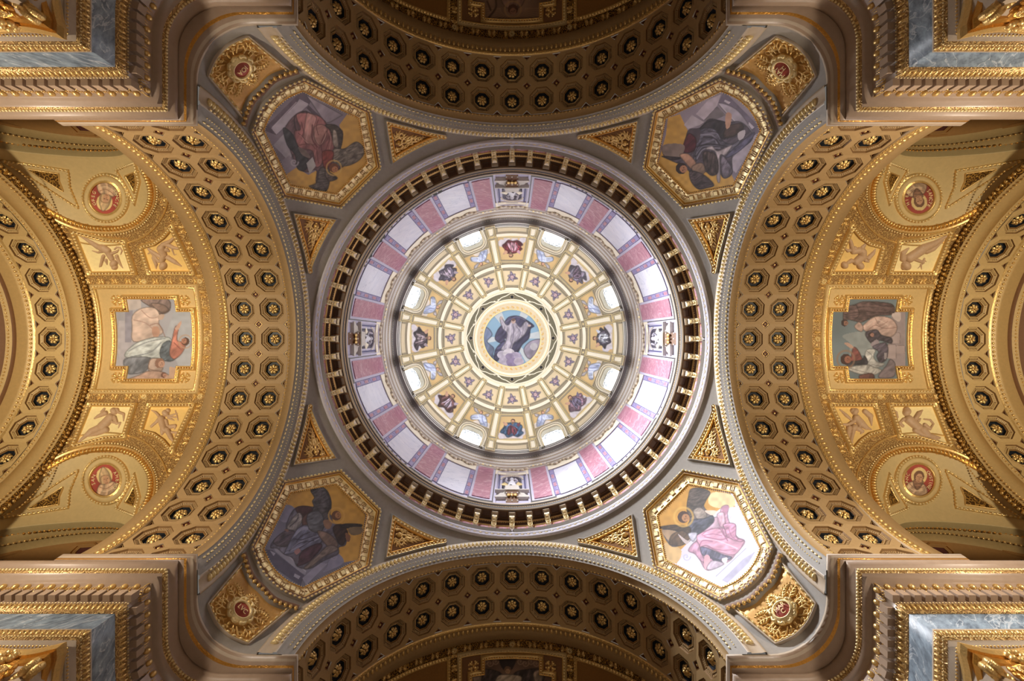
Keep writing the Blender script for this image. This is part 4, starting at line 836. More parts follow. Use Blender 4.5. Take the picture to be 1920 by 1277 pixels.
PF = {   # stucco figures: chains of (x, y, thickness) in the sketch of each vault
 'upper left': (130, 420, 8.0, {
  1: [[(590,400,46),(520,355,50),(440,335,36),(250,215,18),(130,150,7)],[(500,400,30),(440,425,14),(350,395,6)],[(520,480,28),(480,620,20),(460,640,8)],[(560,540,24),(575,600,10)],[(720,480,28),(780,610,15),(812,660,5)],[(680,590,54)],[(692,640,44)],[(600,430,42),(650,520,36)],[(640,440,24),(720,410,20),(745,385,13)],[(690,370,14),(720,345,14),(770,350,12),(800,395,12),(780,450,10)]],
  2: [[(1420,620,56)],[(1405,650,40)],[(1390,360,60),(1430,460,46),(1400,540,44)],[(1380,490,30),(1220,390,22),(1195,365,16)],[(1350,560,20),(1230,420,15),(1190,440,10)],[(1410,310,40),(1520,255,28),(1600,180,17)],[(1470,300,34),(1570,350,26),(1680,370,15)],[(1470,380,30),(1500,400,18)],[(1550,380,14),(1580,460,9),(1610,450,6)],[(1490,500,34),(1600,570,30),(1690,630,8)],[(1270,500,26),(1310,600,24),(1310,665,9)]]}),
 'lower left': (120, 750, 7.68, {
  1: [[(735,165,50)],[(775,145,30)],[(690,250,52),(620,330,56),(560,390,58)],[(560,390,46),(400,450,34),(220,610,12)],[(620,430,42),(480,490,28),(360,520,14)],[(740,250,28),(770,330,22),(690,320,15)],[(800,180,22),(870,205,20),(865,305,8)],[(610,190,34),(500,240,22),(445,272,10)],[(560,180,24),(590,130,16)],[(760,345,16),(820,330,13),(790,405,7)]],
  2: [[(1475,195,48)],[(1510,155,32)],[(1415,280,52),(1435,370,50),(1455,430,48)],[(1430,440,38),(1415,500,16)],[(1500,440,42),(1545,540,34),(1590,612,14)],[(1540,390,30),(1610,375,24),(1600,420,10)],[(1370,290,26),(1340,320,20),(1265,385,18)],[(1480,300,24),(1500,370,20),(1440,380,13)],[(1370,225,24),(1330,180,20),(1265,150,7)],[(1510,240,18),(1640,195,8)],[(1510,250,18),(1640,250,8)],[(1510,260,18),(1590,295,8)],[(1610,155,9),(1635,230,12),(1650,295,8)],[(1560,470,18),(1640,470,13),(1600,520,7)]]}),
 'upper right': (1540, 420, 7.385, {
  2: [[(312,565,48)],[(470,520,46),(560,440,54),(560,380,54)],[(410,505,30),(335,545,18)],[(520,360,44),(430,380,34),(400,240,26),(365,165,12)],[(460,330,26),(360,370,20),(300,310,12)],[(350,240,22),(325,275,10)],[(530,575,50)],[(560,320,24),(600,280,16),(590,330,8)],[(640,470,30),(710,400,24),(745,345,7)],[(600,500,24),(645,515,16)]],
  1: [[(1160,572,62)],[(1130,600,36)],[(1200,470,58),(1300,405,56),(1380,350,58)],[(1400,330,52),(1560,262,36),(1735,158,12)],[(1440,370,40),(1540,340,28),(1680,225,10)],[(1115,480,38),(1120,400,34),(1205,328,9)],[(1280,480,26),(1400,528,20),(1420,475,12)],[(1400,540,10),(1330,610,5)],[(1370,560,14),(1380,625,6)],[(1420,500,10),(1445,520,6)]]}),
 'lower right': (1540, 750, 7.385, {
  2: [[(455,165,48)],[(425,150,34)],[(470,250,46),(540,330,48),(620,390,28),(685,412,9)],[(590,160,32),(670,230,36),(690,355,9)],[(250,135,9),(330,210,22),(420,290,14)],[(440,300,28),(360,345,22),(285,340,12)],[(440,390,50)],[(370,390,34),(352,580,22)],[(430,430,34),(405,570,24)],[(500,400,34),(565,440,22),(540,470,10)],[(330,590,10),(430,590,10)]],
  1: [[(1170,172,54)],[(1165,145,44)],[(1190,270,54),(1260,330,52),(1330,390,54)],[(1400,410,44),(1480,500,34),(1630,530,15)],[(1290,420,36),(1390,480,26),(1560,540,14),(1700,610,6)],[(1300,250,34),(1340,190,34),(1392,145,10)],[(1340,285,24),(1365,262,10)],[(1130,270,24),(1075,320,18),(1120,365,20)],[(1040,245,20),(1030,175,16),(995,135,6)],[(1420,345,24),(1500,405,18),(1542,335,15),(1500,280,13),(1415,268,10)]]})}
def chains(tag, i):
    x0, y0, sc, d = PF[tag]; out = []
    for ch in d[i]:
        q = [(abs(960-(x0+x/sc)), abs(AXV-(y0+y/sc)), r/sc*1.05) for x, y, r in ch]
        out += q if len(q) == 1 else [(*a, *b) for a, b in zip(q, q[1:])]
    return out
def vault(k):
    R = rotz(k); lr = k in (0, 2); surf = with_tf(s_vault, R)
    t = thing('barrel_vault', VLAB[k], 'vault', R @ np.array([17.6, 0, HS+RV]), 'vault bays behind the great arches')
    nx, na = (150, 260) if lr else (50, 120)
    xs = np.linspace(14.2, 21.0, nx) if lr else np.linspace(14.2, 18.6, nx); ph = np.linspace(-1.5, 1.5, na)
    X, Ph = np.meshgrid(xs, ph); V = np.stack([X, RV*np.sin(Ph), HS+RV*np.cos(Ph)], -1).reshape(-1, 3)
    idx = np.arange(nx*na).reshape(na, nx); Q = np.stack([idx[:-1, :-1], idx[:-1, 1:], idx[1:, 1:], idx[1:, :-1]], -1).reshape(-1, 4)
    if lr:
        c = V[Q].mean(1); o = c[:, :2]/c[:, 2:]*F; hole = np.vstack([GROIN, [(700, 900), (1500, 900)]])
        Q = Q[~(inside(o, hole) | inside(o*[1, -1], hole))]
    V, Q = compact(V, Q)
    mk('shell', V @ R.T, Q, ORN if lr else ORND, t, None, True)  # nave bays take a darker gilding, their dimness put into the colour
    # the two cross bands and the long bands carry real sprays and knots
    bx = (15.05, 20.55) if lr else (15.05,)
    b = Buf()
    def spray(x, p, ang):
        P, N = surf(v_fwd(np.array([x]), np.array([p]))); N = N[0]; P = P[0]
        ux = R @ np.array([1.0, 0, 0]); uy = np.cross(N, ux)
        for i in range(6):
            a = ang+(i-2.5)*0.42; d = ux*math.cos(a)+uy*math.sin(a); v, q = scatter(EGG, (P+d*.11)[None], d[None], N[None], (.11, .035, .05)); b.add(v, q)
    for x in bx:
        for i, p in enumerate(np.arange(-0.85, 0.86, 0.05)): spray(x, p, PI/2 if i % 2 else -PI/2)
    for p in (-0.355, 0.355):
        for i, x in enumerate(np.arange(15.4, 20.4 if lr else 18.2, 0.33)): spray(x, p, 0 if i % 2 else PI)
    b.out('band_foliage', [GOLD], t, True, 'stuff')
    kn = Buf()
    for x, p in [(x, p) for x in bx for p in (-.355, .355, 0)]+[(17.75, -.355), (17.75, .355)]:
        if not lr and x > 16: continue
        P, N = surf(v_fwd(np.array([x]), np.array([p])))
        for i in range(8):
            a = i*PI/4; T = np.array([[math.cos(a), math.sin(a), 0]]); v, q = scatter(EGG, P+0.09*(T-(T*N).sum(1)[:, None]*N), T, N, (.07, .05, .08)); kn.add(v, q)
    kn.out('knot_flowers', [GOLDP], t, True, 'stuff')
    for x0 in ((14.72, 15.36, 20.24, 20.86) if lr else (14.72, 15.36)):
        P, N = surf(v_fwd(np.full(80, x0), np.linspace(-1.05, 1.05, 80))); row('bead_course', EGG, P, N, .13, (.05, .035, .035), GOLD, t)
    # framed central field
    q = xp_rect(15.40, 20.20, -math.radians(18), math.radians(18))
    fd = field('field', q, surf, TANG if lr else BROWN, t, 0.01, 5)  # browner field in the nave, dimness painted in
    frame('field_frame', q, surf, [(-1.5, .02), (-1, .10), (1.5, .10), (2.5, .05), (4.5, .13), (6.0, .13), (7.5, 0)], [GOLD, TANG], t, [0, 0, 1, 0, 1, 1])
    rim('field_bead', q, surf, 3.4, .09, .15, (.045, .06, .05), GOLDP, t, EGG)
    for x, p in ((15.98, 1), (19.3, 1), (15.98, -1), (19.3, -1)):
        if not lr and x > 18: continue
        P, N = surf(v_fwd(np.array([x]), np.array([p*math.radians(13.7)]))); bb = Buf()
        for i in range(4):
            a = PI/4+i*PI/2; T = R @ np.array([math.cos(a), math.sin(a), 0.0]); T = T-N[0]*T.dot(N[0]); T = T/np.linalg.norm(T)
            v, qq = scatter(EGG, P+T*.16, T[None], N, (.14, .09, .07)); bb.add(v, qq)
            S = np.cross(N[0], T)
            for s in (-1, 1): v, qq = scatter(EGG, P+T*.22+S*s*.09, T[None], N, (.06, .06, .07)); bb.add(v, qq)
        v, qq = scatter(EGG, P, np.array([[1.0, 0.2, 0]]), N, (.07, .07, .10)); bb.add(v, qq)
        bb.out('corner_flower', [GOLD], t, True)
    # cross-shaped fresco with its stepped gold frame
    names = ['cross-shaped fresco with a dark-robed group before a blue sky, right vault', 'shadowed fresco with a bearded figure between curling clouds, bottom edge', 'cross-shaped fresco with a white-robed standing man, left vault', 'shadowed fresco with a haloed head amid rays, top edge']
    f = thing('ceiling_fresco', names[k], 'fresco', R @ np.array([17.6, 0, HS+RV-.1]), 'cross-shaped frescoes in the vaults')
    cp = cross_poly()
    painted('canvas', cp, surf, R, AXV, CROSS_PAINT[k], f, 1.2, .03, .86)
    frame('frame', cp, surf, [(-.8, .03), (-.4, .12), (1.2, .12), (2.2, .06), (5, .16), (6.5, .16), (8, .0)], [GOLD, GOLDD], f, [0, 0, 1, 1, 0, 0])
    rim('bead_rim', cp, surf, 3.4, .12, .13, (.04, .05, .04), GOLDP, f, EGG)
    if not lr:
        for sg in (-1, 1):
            pn = xp_rect(15.4, 18.4, sg*math.radians(23), sg*math.radians(46))
            e = thing('relief_panel', 'dim gold panel on the %s side of the vault at the %s edge' % ({(3, 1): 'right', (3, -1): 'left', (1, 1): 'left', (1, -1): 'right'}[(k, sg)], SIDE[k]), 'relief', R @ np.array([17, sg*5, HS+6]), 'dim side panels of the nave vaults')
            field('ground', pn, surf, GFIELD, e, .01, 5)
            frame('frame', pn, surf, [(-1, .02), (0, .09), (3, .09), (4, .03), (6, .03)], [GOLD], e)
            rim('bead_rim', pn, surf, 3.5, .07, .15, (.05, .05, .05), GOLD, e, EGG)
            x0 = pn.mean(0); st = []
            for i in range(5): st += leafy(x0[0]-22+i*9, x0[1], 1.2*i, 24, 1.4, 3.0, 4)
            relief('relief', st, surf, TAN, e, 1.2, .02, .01)
        return
    for sy in (1, -1):
        M = R @ np.diag([1.0, sy, 1.0]); sf = with_tf(s_vault, M); tag = LUN_TAG[(k, sy)]
        # groin: gold roll, plain fillet, band edge
        frame('groin_roll', GROIN, sf, [(-.5, -.05), (1, .10), (4, .14), (7, .12), (9, .04), (10.5, .04), (11, .10), (13, .10), (14, .0)], [GOLDD, TANG, GOLD], t, [0, 0, 0, 0, 1, 2, 2, 2], False)
        rim('groin_bead', GROIN, sf, 15.5, .03, .15, (.05, .05, .05), GOLDP, t, EGG, False)
        rim('groin_leaf', GROIN, sf, 3.5, .12, .16, (.045, .12, .06), GOLD, t, EGG, False)
        frame('groin_edge', GROIN, sf, [(33, .0), (34, .06), (36, .06), (37, 0)], [GOLD], t, None, False)
        # framed stucco reliefs
        for i, pn in ((1, PAN1), (2, PAN2)):
            pn = np.array(pn, float)
            e = thing('relief_panel', 'stucco relief of a %s, %s vault' % (PUTTO[(tag, i)], tag), 'relief', M @ s_vault(pn.mean(0))[0][0], 'stucco figures on gold grounds')
            dp = dense(pn, 4)
            field('ground', dp, sf, GPALE if (i == 1) else GYEL, e, .03, 4)
            frame('frame', dp, sf, [(-.5, .03), (0, .16), (1.2, .16), (2.2, .10), (4.2, .10), (5.2, .17), (6.8, .17), (8, 0)], [GOLD, BROWN], e, [0, 0, 0, 1, 0, 0, 0])
            rim('bead_rim', dp, sf, 3.2, .13, .15, (.045, .07, .06), GOLDP, e, EGG)
            relief('figure', chains(tag, i), sf, FIG, e, .6, .026, .03)
        # lunette between the groin and the side arch
        G3, _ = s_vault(GROIN); G3 = resample(G3, n=90)[0]
        yw = 7.71; o = SIDEARC; H = yw*F/o[:, 1]; A3 = np.c_[o[:, 0]/F*H, np.full(len(o), yw), H]; A3 = resample(A3, n=90)[0]
        L = []
        for s in np.linspace(0, 1, 25):
            p = G3*(1-s)+A3*s; p[:, 2] += .25*math.sin(PI*s); L.append(p)
        e = thing('lunette_vault', 'plain olive stucco lunette with a saint medallion, %s of the picture' % tag, 'lunette', M @ np.array([17.6, 7, HS+5.5]), 'stucco lunettes over the side arches')
        skin_obj('web', [a @ M.T for a in L], [WARMG], e, None, False, True)
        LL = np.array(L); grid = LL.reshape(-1, 3); gpx = grid[:, :2]/grid[:, 2:]*F
        du = np.gradient(LL, axis=1); dv = np.gradient(LL, axis=0); nn = np.cross(du, dv); nn /= np.linalg.norm(nn, axis=-1)[..., None]+1e-9
        nn = np.where((nn*LL).sum(-1, keepdims=True) > 0, -nn, nn).reshape(-1, 3)
        def s_lun(o, gpx=gpx, grid=grid, nn=nn):
            o = A2(o); P = np.zeros((len(o), 3)); N = np.zeros((len(o), 3))
            for i0 in range(0, len(o), 400):
                d = ((o[i0:i0+400, None]-gpx[None])**2).sum(-1); j = np.argpartition(d, 4, axis=1)[:, :4]; dd = np.take_along_axis(d, j, 1)
                wgt = 1/(dd+.3); wgt /= wgt.sum(1)[:, None]; N_ = (nn[j]*wgt[..., None]).sum(1); Pm = (grid[j]*wgt[..., None]).sum(1)
                N_ /= np.linalg.norm(N_, axis=1)[:, None]; dr = np.c_[o[i0:i0+400]/F, np.ones(len(Pm))]
                tt = (Pm*N_).sum(1)/(dr*N_).sum(1); P[i0:i0+400] = dr*tt[:, None]; N[i0:i0+400] = N_
            return P, N
        sl = with_tf(s_lun, M)
        skin_obj('side_arch', [a @ M.T for a in (A3, A3+[0, .03, -.05], A3+[0, .06, -.06], A3+[0, .10, .0], A3+[0, .34, .02], A3+[0, .40, .14])], [WARMG], e, None, False, False)
        P = A3+[0, .36, .05]; N = np.tile([[0, -.3, -1.0]], (len(P), 1)); row('leaf_course', EGG, P @ M.T, N @ M.T, .17, (.06, .07, .06), GOLDD, e)
        # deeper vault of the side aisle with a coffered panel
        th = np.linspace(-1.5, 1.5, 60); B = [np.c_[17.6+4.4*np.sin(th), np.full(60, y), 16.6+4.45*np.cos(th)] for y in (8.05, 8.4, 8.45, 8.8, 14)]
        B[0][:, 2] -= .05; B[2][:, 2] += .08; B[3][:, 2] += .10; B[4][:, 2] += .1
        skin_obj('aisle_ceiling', [a @ M.T for a in B], [AISLE, TANG], e, [1, 0, 1, 0], False, True)
        n2 = np.stack([np.zeros(60), np.zeros(60), -np.ones(60)], -1)
        row('bead_course', EGG, B[1] @ M.T, n2 @ M.T, .16, (.05, .05, .05), GOLD, e)
        for (xc, sx_, sy_, m_, nm_) in ((18.5, .62, .5, REDB, 'octagon_panel'), (21.0, 1.0, .6, NAVY, 'dark_panel'), (16.0, .62, .5, REDB, 'octagon_panel')):
            z = 16.68+4.45*math.cos(math.asin((xc-17.6)/4.4)); sl_ = -(xc-17.6)/4.4**2*4.45/max(.3, math.cos(math.asin((xc-17.6)/4.4)))
            r_ = []
            for s, dz in ((1.0, .0), (.98, -.08), (.84, -.08), (.80, -.02), (.62, -.02), (.60, .03)):
                oc = octo(sx_*s, sy_*s, sy_*s*.58) if m_ is REDB else [(sx_*s, -sy_*s), (sx_*s, sy_*s), (-sx_*s, sy_*s), (-sx_*s, -sy_*s)]
                r_.append(np.array([(xc+x, 9.35+y, z+dz+sl_*x-.03) for x, y in oc]) @ M.T)
            V, q, rw = skin(r_, True); b2 = Buf(); b2.add(V, q, [[0, 0, 1, 0, 1][r] for r in rw]); n_ = len(r_[0]); b2.add(r_[-1], [tuple(range(n_))], 2); b2.out(nm_, [AISLE, GOLDD, m_], e)
        # triangles with inlaid ornament
        for tri in ([(0, 299), (128, 319), (131, 350), (148, 391), (60, 335)], [(218, 318), (254, 304), (263, 340), (253, 382), (236, 348)]):
            q = off_tl(tri); q = dense(q, 4)
            frame('triangle_frame', q, sl, [(-1.6, .0), (-1.0, .07), (1.0, .07), (1.8, 0)], [GOLD], e)
            rim('triangle_bead', q, sl, 0, .07, .15, (.05, .05, .05), GOLDP, e, EGG)
            c0 = q.mean(0); q2 = c0+(q-c0)*.45 + (np.array([-6.0, 2.0]) if tri[0][0] < 100 else np.array([-3.0, 0]))
            field('triangle_inlay', q2, sl, ORND, e, .02, 3)
            frame('triangle_inner_frame', q2, sl, [(-.6, .03), (0, .06), (1.4, .06), (2, 0)], [GOLD], e)
        # saint medallion
        words = {'upper left': ('head-down bishop in a mitre', 'SANCTE', 'GREG'), 'lower left': ('mitred bishop before a gold halo', 'SAN', 'AMBRO'), 'upper right': ('head-down bearded saint', 'SANCTE', 'HIER'), 'lower right': ('bearded saint with bright halo', 'SANC', 'GVSTINE')}[tag]
        c = off_tl([(198.5, 371)])[0]; md = thing('medallion', 'round red medallion of a %s, %s' % (words[0], tag), 'medallion', M @ s_lun(c)[0][0], 'saint medallions in the lunettes')
        an = np.linspace(0, 2*PI, 65)[:-1]
        el = lambda a, b, tl=-.35: np.c_[c[0]+a*np.cos(an)*math.cos(tl)-b*np.sin(an)*math.sin(tl), c[1]+a*np.cos(an)*math.sin(tl)+b*np.sin(an)*math.cos(tl)]
        e0 = el(28, 30)
        painted('portrait', e0, sl, M, AXV, SAINT_PAINT[tag], md, 1.0, .02)
        frame('inner_frame', e0, sl, [(-.5, .02), (0, .10), (2.2, .12), (3.5, .04), (12, .03), (13, .10), (15, .10), (17.5, 0)], [GOLD, WARMG], md, [0, 0, 0, 1, 0, 0, 0])
        rim('bead_rim', el(42, 45), sl, .5, .07, .15, (.045, .06, .05), GOLDP, md, EGG)

        lb = Buf()
        hd_ = 'head-down' in words[0]; fl_ = 1 if ((k == 2) != hd_) else -1; hand = -1 if np.linalg.det(M[:2, :2]) < 0 else 1
        for word, sgn in ((words[1], fl_), (words[2], -fl_)):
            for j, ch in enumerate(word):
                a = hand*(j-(len(word)-1)/2)*(1.5/max(5, len(word)))
                ph_ = PI*(0 if sgn > 0 else 1)+a; p = c+np.array([22.5*math.cos(ph_), 24*math.sin(ph_)]); Pk, Nk = sl(p)
                Rk = Pk[0]-M @ s_lun(c)[0][0]; cv = bpy.data.curves.new('letter', 'FONT'); cv.body = ch; cv.size = .2; cv.align_x = 'CENTER'; cv.align_y = 'CENTER'
                o_ = bpy.data.objects.new('letter', cv); COL.objects.link(o_); bpy.context.view_layer.update()
                m_ = bpy.data.meshes.new_from_object(o_.evaluated_get(bpy.context.evaluated_depsgraph_get())); V_ = np.array([v.co for v in m_.vertices]); F_ = [tuple(p_.vertices) for p_ in m_.polygons]
                bpy.data.objects.remove(o_); bpy.data.meshes.remove(m_); z_ = Nk[0]; y_ = Rk-z_*Rk.dot(z_); y_ /= np.linalg.norm(y_); x_ = np.cross(y_, z_)
                lb.add(Pk[0]+z_*.045+V_[:, :1]*x_+V_[:, 1:2]*y_, F_)
        lb.out('lettering', [GPALE], md, False, 'stuff')
for k in range(4): vault(k)
# ------------------------------------------------------------------ pendentives
QUAD = [((-1, -1), 'upper left'), ((1, -1), 'upper right'), ((-1, 1), 'lower left'), ((1, 1), 'lower right')]
EVAN = {'upper left': (p_tl, 'six-sided fresco of a rose-robed winged figure on a stone throne, upper left'),
        'upper right': (p_tr, 'six-sided fresco of a violet-grey robed seated figure above a winged youth, upper right'),
        'lower left': (p_bl, 'six-sided fresco of a blue-grey robed figure with dark wing and ox, lower left'),
        'lower right': (p_br, 'six-sided bright fresco of a seated figure in pink mantle with winged angel')}
HEX = np.vstack([[(288, 415), (272, 330), (330, 272), (415, 288)], smooth([(467, 393), (452, 425), (425, 452), (393, 467)], 5, False)])
AXP = 636.2
SIGN = {'upper left': 'IOA', 'upper right': 'MAT\nH', 'lower left': 'LVC', 'lower right': 'MAR\nC'}
def pend(sx, sy, tag):
    M = np.diag([sx, sy, 1.0]); surf = with_tf(s_pend, M); C = lambda p: M @ s_pend(np.array([p], float))[0][0]
    t = thing('pendentive', 'curved grey stone pendentive in the %s corner under the dome ring' % tag, 'pendentive', C((340, 340)), 'pendentives of the crossing')
    fi = np.radians(np.linspace(0.5, 89.5, 121)); cs = np.cos(fi)+np.sin(fi); dq = (8.26*cs)**2-2*8.26**2+1.82**2; rl = np.where(dq > 0, 8.26*cs+np.sqrt(np.maximum(dq, 0)), 99); rmax = np.minimum(np.minimum(10.12/np.cos(fi), 10.12/np.sin(fi)), np.where(rl < 12, 99, rl))
    L = []
    for s in np.linspace(0, 1, 49):
        r = 9.6+(rmax-9.6)*s**0.8; z = np.where(r < RK, HS+np.sqrt(np.maximum(RP*RP-r*r, 0)), ZK-(r-RK)/CK); L.append(np.stack([r*np.cos(fi), r*np.sin(fi), z], -1) @ M.T)
    dn = L[-1].copy(); dn[:, 2] = np.where((rmax > RK), np.minimum(dn[:, 2], 15.44), dn[:, 2]); L.append(dn)
    skin_obj('field', L, [STONE], t, None, False, True)
    # evangelist
    pf, lab = EVAN[tag]; e = thing('evangelist_fresco', lab, 'fresco', C((370, 370)), 'frescoes of seated figures on the pendentives')
    hx = dense(HEX, 5)
    painted('canvas', hx, surf, M, AXP, pf, e, .8, .02)
    frame('meander_border', hx, surf, [(-.6, .02), (-.3, .05), (.6, .05), (1.0, .03), (15, .03), (15.6, .06), (16.6, .06)], [GOLDD, GOLDP], e, [0, 0, 0, 1, 0, 0])
    key = Buf(); P, N = surf(offset(hx, 8)); Q, T, Nn = resample(P, step=.40, N=N, closed=True)
    for i in range(len(Q)):
        S = np.cross(Nn[i], T[i])
        if i % 3 == 0:
            for w, mi, zz in ((.115, 1, .035), (.085, 0, .045)): v, q = scatter(CUBE, Q[i:i+1], T[i:i+1], Nn[i:i+1], (w, w, .02), zz); key.add(v, q, mi)
        else:
            for a, bb, lx, ly in ((-.13, .11, .05, .012), (-.09, 0, .012, .11), (0, -.11, .09, .012), (.09, 0, .012, .11), (.0, .05, .06, .012), (.13, .11, .05, .012), (0, -.03, .012, .05)):
                v, q = scatter(CUBE, (Q[i]+T[i]*a+S*bb)[None], T[i:i+1], Nn[i:i+1], (lx, ly, .012), .04); key.add(v, q, 1)
    key.out('meander_pattern', [GPALE, KEYLINE], e, False, 'stuff')
    frame('frame', hx, surf, [(16.6, .03), (17, .09), (18, .12), (21, .04), (22, .13), (24, .13), (25, 0)], [GOLD, BROWN, STONE], e, [0, 0, 1, 0, 2, 2])
    rim('bead_rim', hx, surf, 22.8, .13, .19, (.065, .05, .04), GOLDP, e, EGG)
    rim('inner_bead', hx, surf, -1.2, .05, .10, (.03, .03, .03), GOLDP, e, OCT)
    # gilded triangles
    arc_hi = [(238.5, 413), (200, 403), (160, 392), (120, 379.5)]
    rr = 399.5; a0 = math.atan2(379.5, 120); a1 = math.atan2(329.5, 226)
    ring = [(rr*math.cos(a), rr*math.sin(a)) for a in np.linspace(a0, a1, 9)[1:]]
    for sw, side in ((0, 'horizontal'), (1, 'vertical')):
        q = np.array(arc_hi+ring); q = q[:, ::-1] if sw else q; q = dense(offset(q, -5), 3)
        where = {('upper left', 0): 'top left of the ring', ('upper right', 0): 'top right of the ring', ('lower left', 0): 'bottom left of the ring', ('lower right', 0): 'bottom right of the ring',
                 ('upper left', 1): 'left of the ring, upper', ('lower left', 1): 'left of the ring, lower', ('upper right', 1): 'right of the ring, upper', ('lower right', 1): 'right of the ring, lower'}[(tag, sw)]
        g = thing('triangle_relief', 'gilded three-cornered leaf relief beside the dome cornice, %s' % where, 'relief', M @ s_pend(q.mean(0))[0][0], 'gilded triangles on the pendentives')
        field('ground', offset(q, 1), surf, GDARK, g, .012, 3)
        frame('frame', q, surf, [(-5, .012), (-4.5, .08), (-2.5, .10), (-1.5, .06), (1.5, .06), (3.5, .13), (5, .13), (6, 0)], [GOLDD, GOLD, STONE], g, [0, 0, 0, 1, 1, 2, 2])
        rim('bead_rim', q, surf, .3, .08, .18, (.06, .07, .05), GOLDP, g, EGG)
        tip = np.array([120, 379.5]); wide = np.array([222, 366.0]); st = []
        if sw: tip, wide = tip[::-1], wide[::-1]
        d = (tip-wide); an = math.atan2(d[1], d[0]); nx_ = np.array([-math.sin(an), math.cos(an)])
        for s in (-1, 1):
            p = wide+d*.04+nx_*s*8; st += leafy(p[0], p[1], an+s*.5, 38, -s*2.0, 1.9, 5); st += leafy(p[0], p[1], an+s*1.5, 26, -s*2.4, 1.8, 5); st += leafy(p[0], p[1], an+s*2.3, 16, s*1.4, 1.6, 4); p = wide+d*.25+nx_*s*4; st += leafy(p[0], p[1], an+s*.2, 34, -s*.9, 1.7, 5)
        st += leafy(*(wide+d*.05), an, 66, .2, 1.9, 8); st.append((*(wide+d*.10), 4.5))
        st = [z for z in st if inside(np.array([z[-3:-1], z[:2]]) if len(z) == 6 else np.array([z[:2]]), offset(q, -5)).all()]
        relief('foliage', st, surf, GOLD, g, .7, .03, .012)
    # cartouche over the cornice
    out = np.vstack([[(412, 503)], smooth([(412, 503), (447, 492), (470, 470), (492, 447), (503, 412)], 5, False), smooth([(573, 496), (559, 528), (545, 545), (528, 559), (496, 573)], 5, False)])
    out = dense(out[1:], 4)
    g = thing('cartouche', {'upper left': 'gilded leaf cartouche with dark red oval lettered IOA, upper left corner', 'upper right': 'gilded leaf cartouche with red oval lettered MAT H, upper right corner', 'lower left': 'gilded leaf cartouche with dark red oval lettered LVC, lower left corner', 'lower right': 'bright gilded leaf cartouche with pink-red oval lettered MAR C'}[tag], 'cartouche', C((511, 511)), 'cartouches in the corners')
    ins = offset(out, -6)
    field('ground', ins, surf, CGROUND, g, .012, 4)
    frame('frame', out, surf, [(-7, .012), (-6, .07), (-4, .07), (-3, .03), (-1, .12), (0, .12), (1.5, 0)], [GOLD, CREAM], g, [0, 0, 0, 1, 1, 1])
    rim('bead_rim', out, surf, -5, .08, .24, (.07, .04, .04), GOLDP, g, EGG)
    inner = smooth([(404, 507), (447, 492), (470, 470), (492, 447), (507, 404)], 8, False)
    frame('curved_moulding', inner, surf, [(7, .01), (6, .10), (2, .20), (-1, .14), (-6, .16), (-7, .08), (-8, 0)], [GOLDD, BROWN, ORND, STONE], g, [0, 0, 1, 2, 3, 3], False)
    rim('egg_row', inner, surf, -3.4, .15, .20, (.075, .10, .07), GOLD, g, EGG, False)
    cx = np.array([512.0, 512.0]); st = []; ua = PI/4
    rot = lambda u, v: (cx[0]+u*math.cos(ua)-v*math.sin(ua), cx[1]+u*math.sin(ua)+v*math.cos(ua))
    for s in (-1, 1):
        for u, v, a_, l_, cu in ((24, 16, .9, 46, 1.0), (14, 24, 1.25, 46, .8), (2, 27, 1.7, 44, -.7), (-10, 24, 2.2, 42, -.9), (-18, 16, 2.6, 34, -1.1), (26, 10, .35, 30, 1.6), (8, 30, 1.5, 50, .25), (-22, 10, 3.0, 26, 1.2)):
            st += leafy(*rot(u, s*v), ua+s*a_, l_, s*cu, 2.3, 6)
        st.append((*rot(-20, s*9), 6)); st.append((*rot(-26, s*4), 4))
    st += leafy(*rot(28, 0), ua, 22, .1, 3.5, 3); st.append((*rot(-22, 0), 7)); st.append((*rot(-30, 0), 5))
    st = [z for z in st if inside(np.array([z[-3:-1], z[:2]]) if len(z) == 6 else np.array([z[:2]]), offset(out, -9)).all()]
    relief('foliage', st, surf, GOLD, g, .7, .034, .012)
    an = np.linspace(0, 2*PI, 49)[:-1]; ov = lambda a, b: np.array([rot(a*math.cos(x), b*math.sin(x)) for x in an])
    frame('scroll_frame', ov(14, 16), surf, [(-1, .16), (0, .26), (2, .28), (5, .20), (9, .18), (11, .10), (12, .0)], [GOLDP, GOLD], g, [0, 0, 0, 0, 1, 1], True, True)
    sc = []
    for i in range(9):
        a = 2*PI*i/9; p = rot(22*math.cos(a), 24*math.sin(a)); sc += leafy(p[0], p[1], ua+a+.9, 15, 2.4, 3.0, 3, 1)
    relief('scrolls', sc, surf, GOLDP, g, .75, .024, .17)
    P, N = surf(np.vstack([cx, ov(15, 17)])); hgt = np.r_[.26, np.full(48, .20)]
    mk('oval_shield', P+N*hgt[:, None], [(0, 1+i, 1+(i+1) % 48) for i in range(48)], REDM, g, None, True)
    upv = np.array([-sx, -sy, 0.0])
    letters('lettering', SIGN[tag], P[0]+N[0]*.275, N[0], upv, .21, GPALE, g)
for (sx, sy), tag in QUAD: pend(sx, sy, tag)
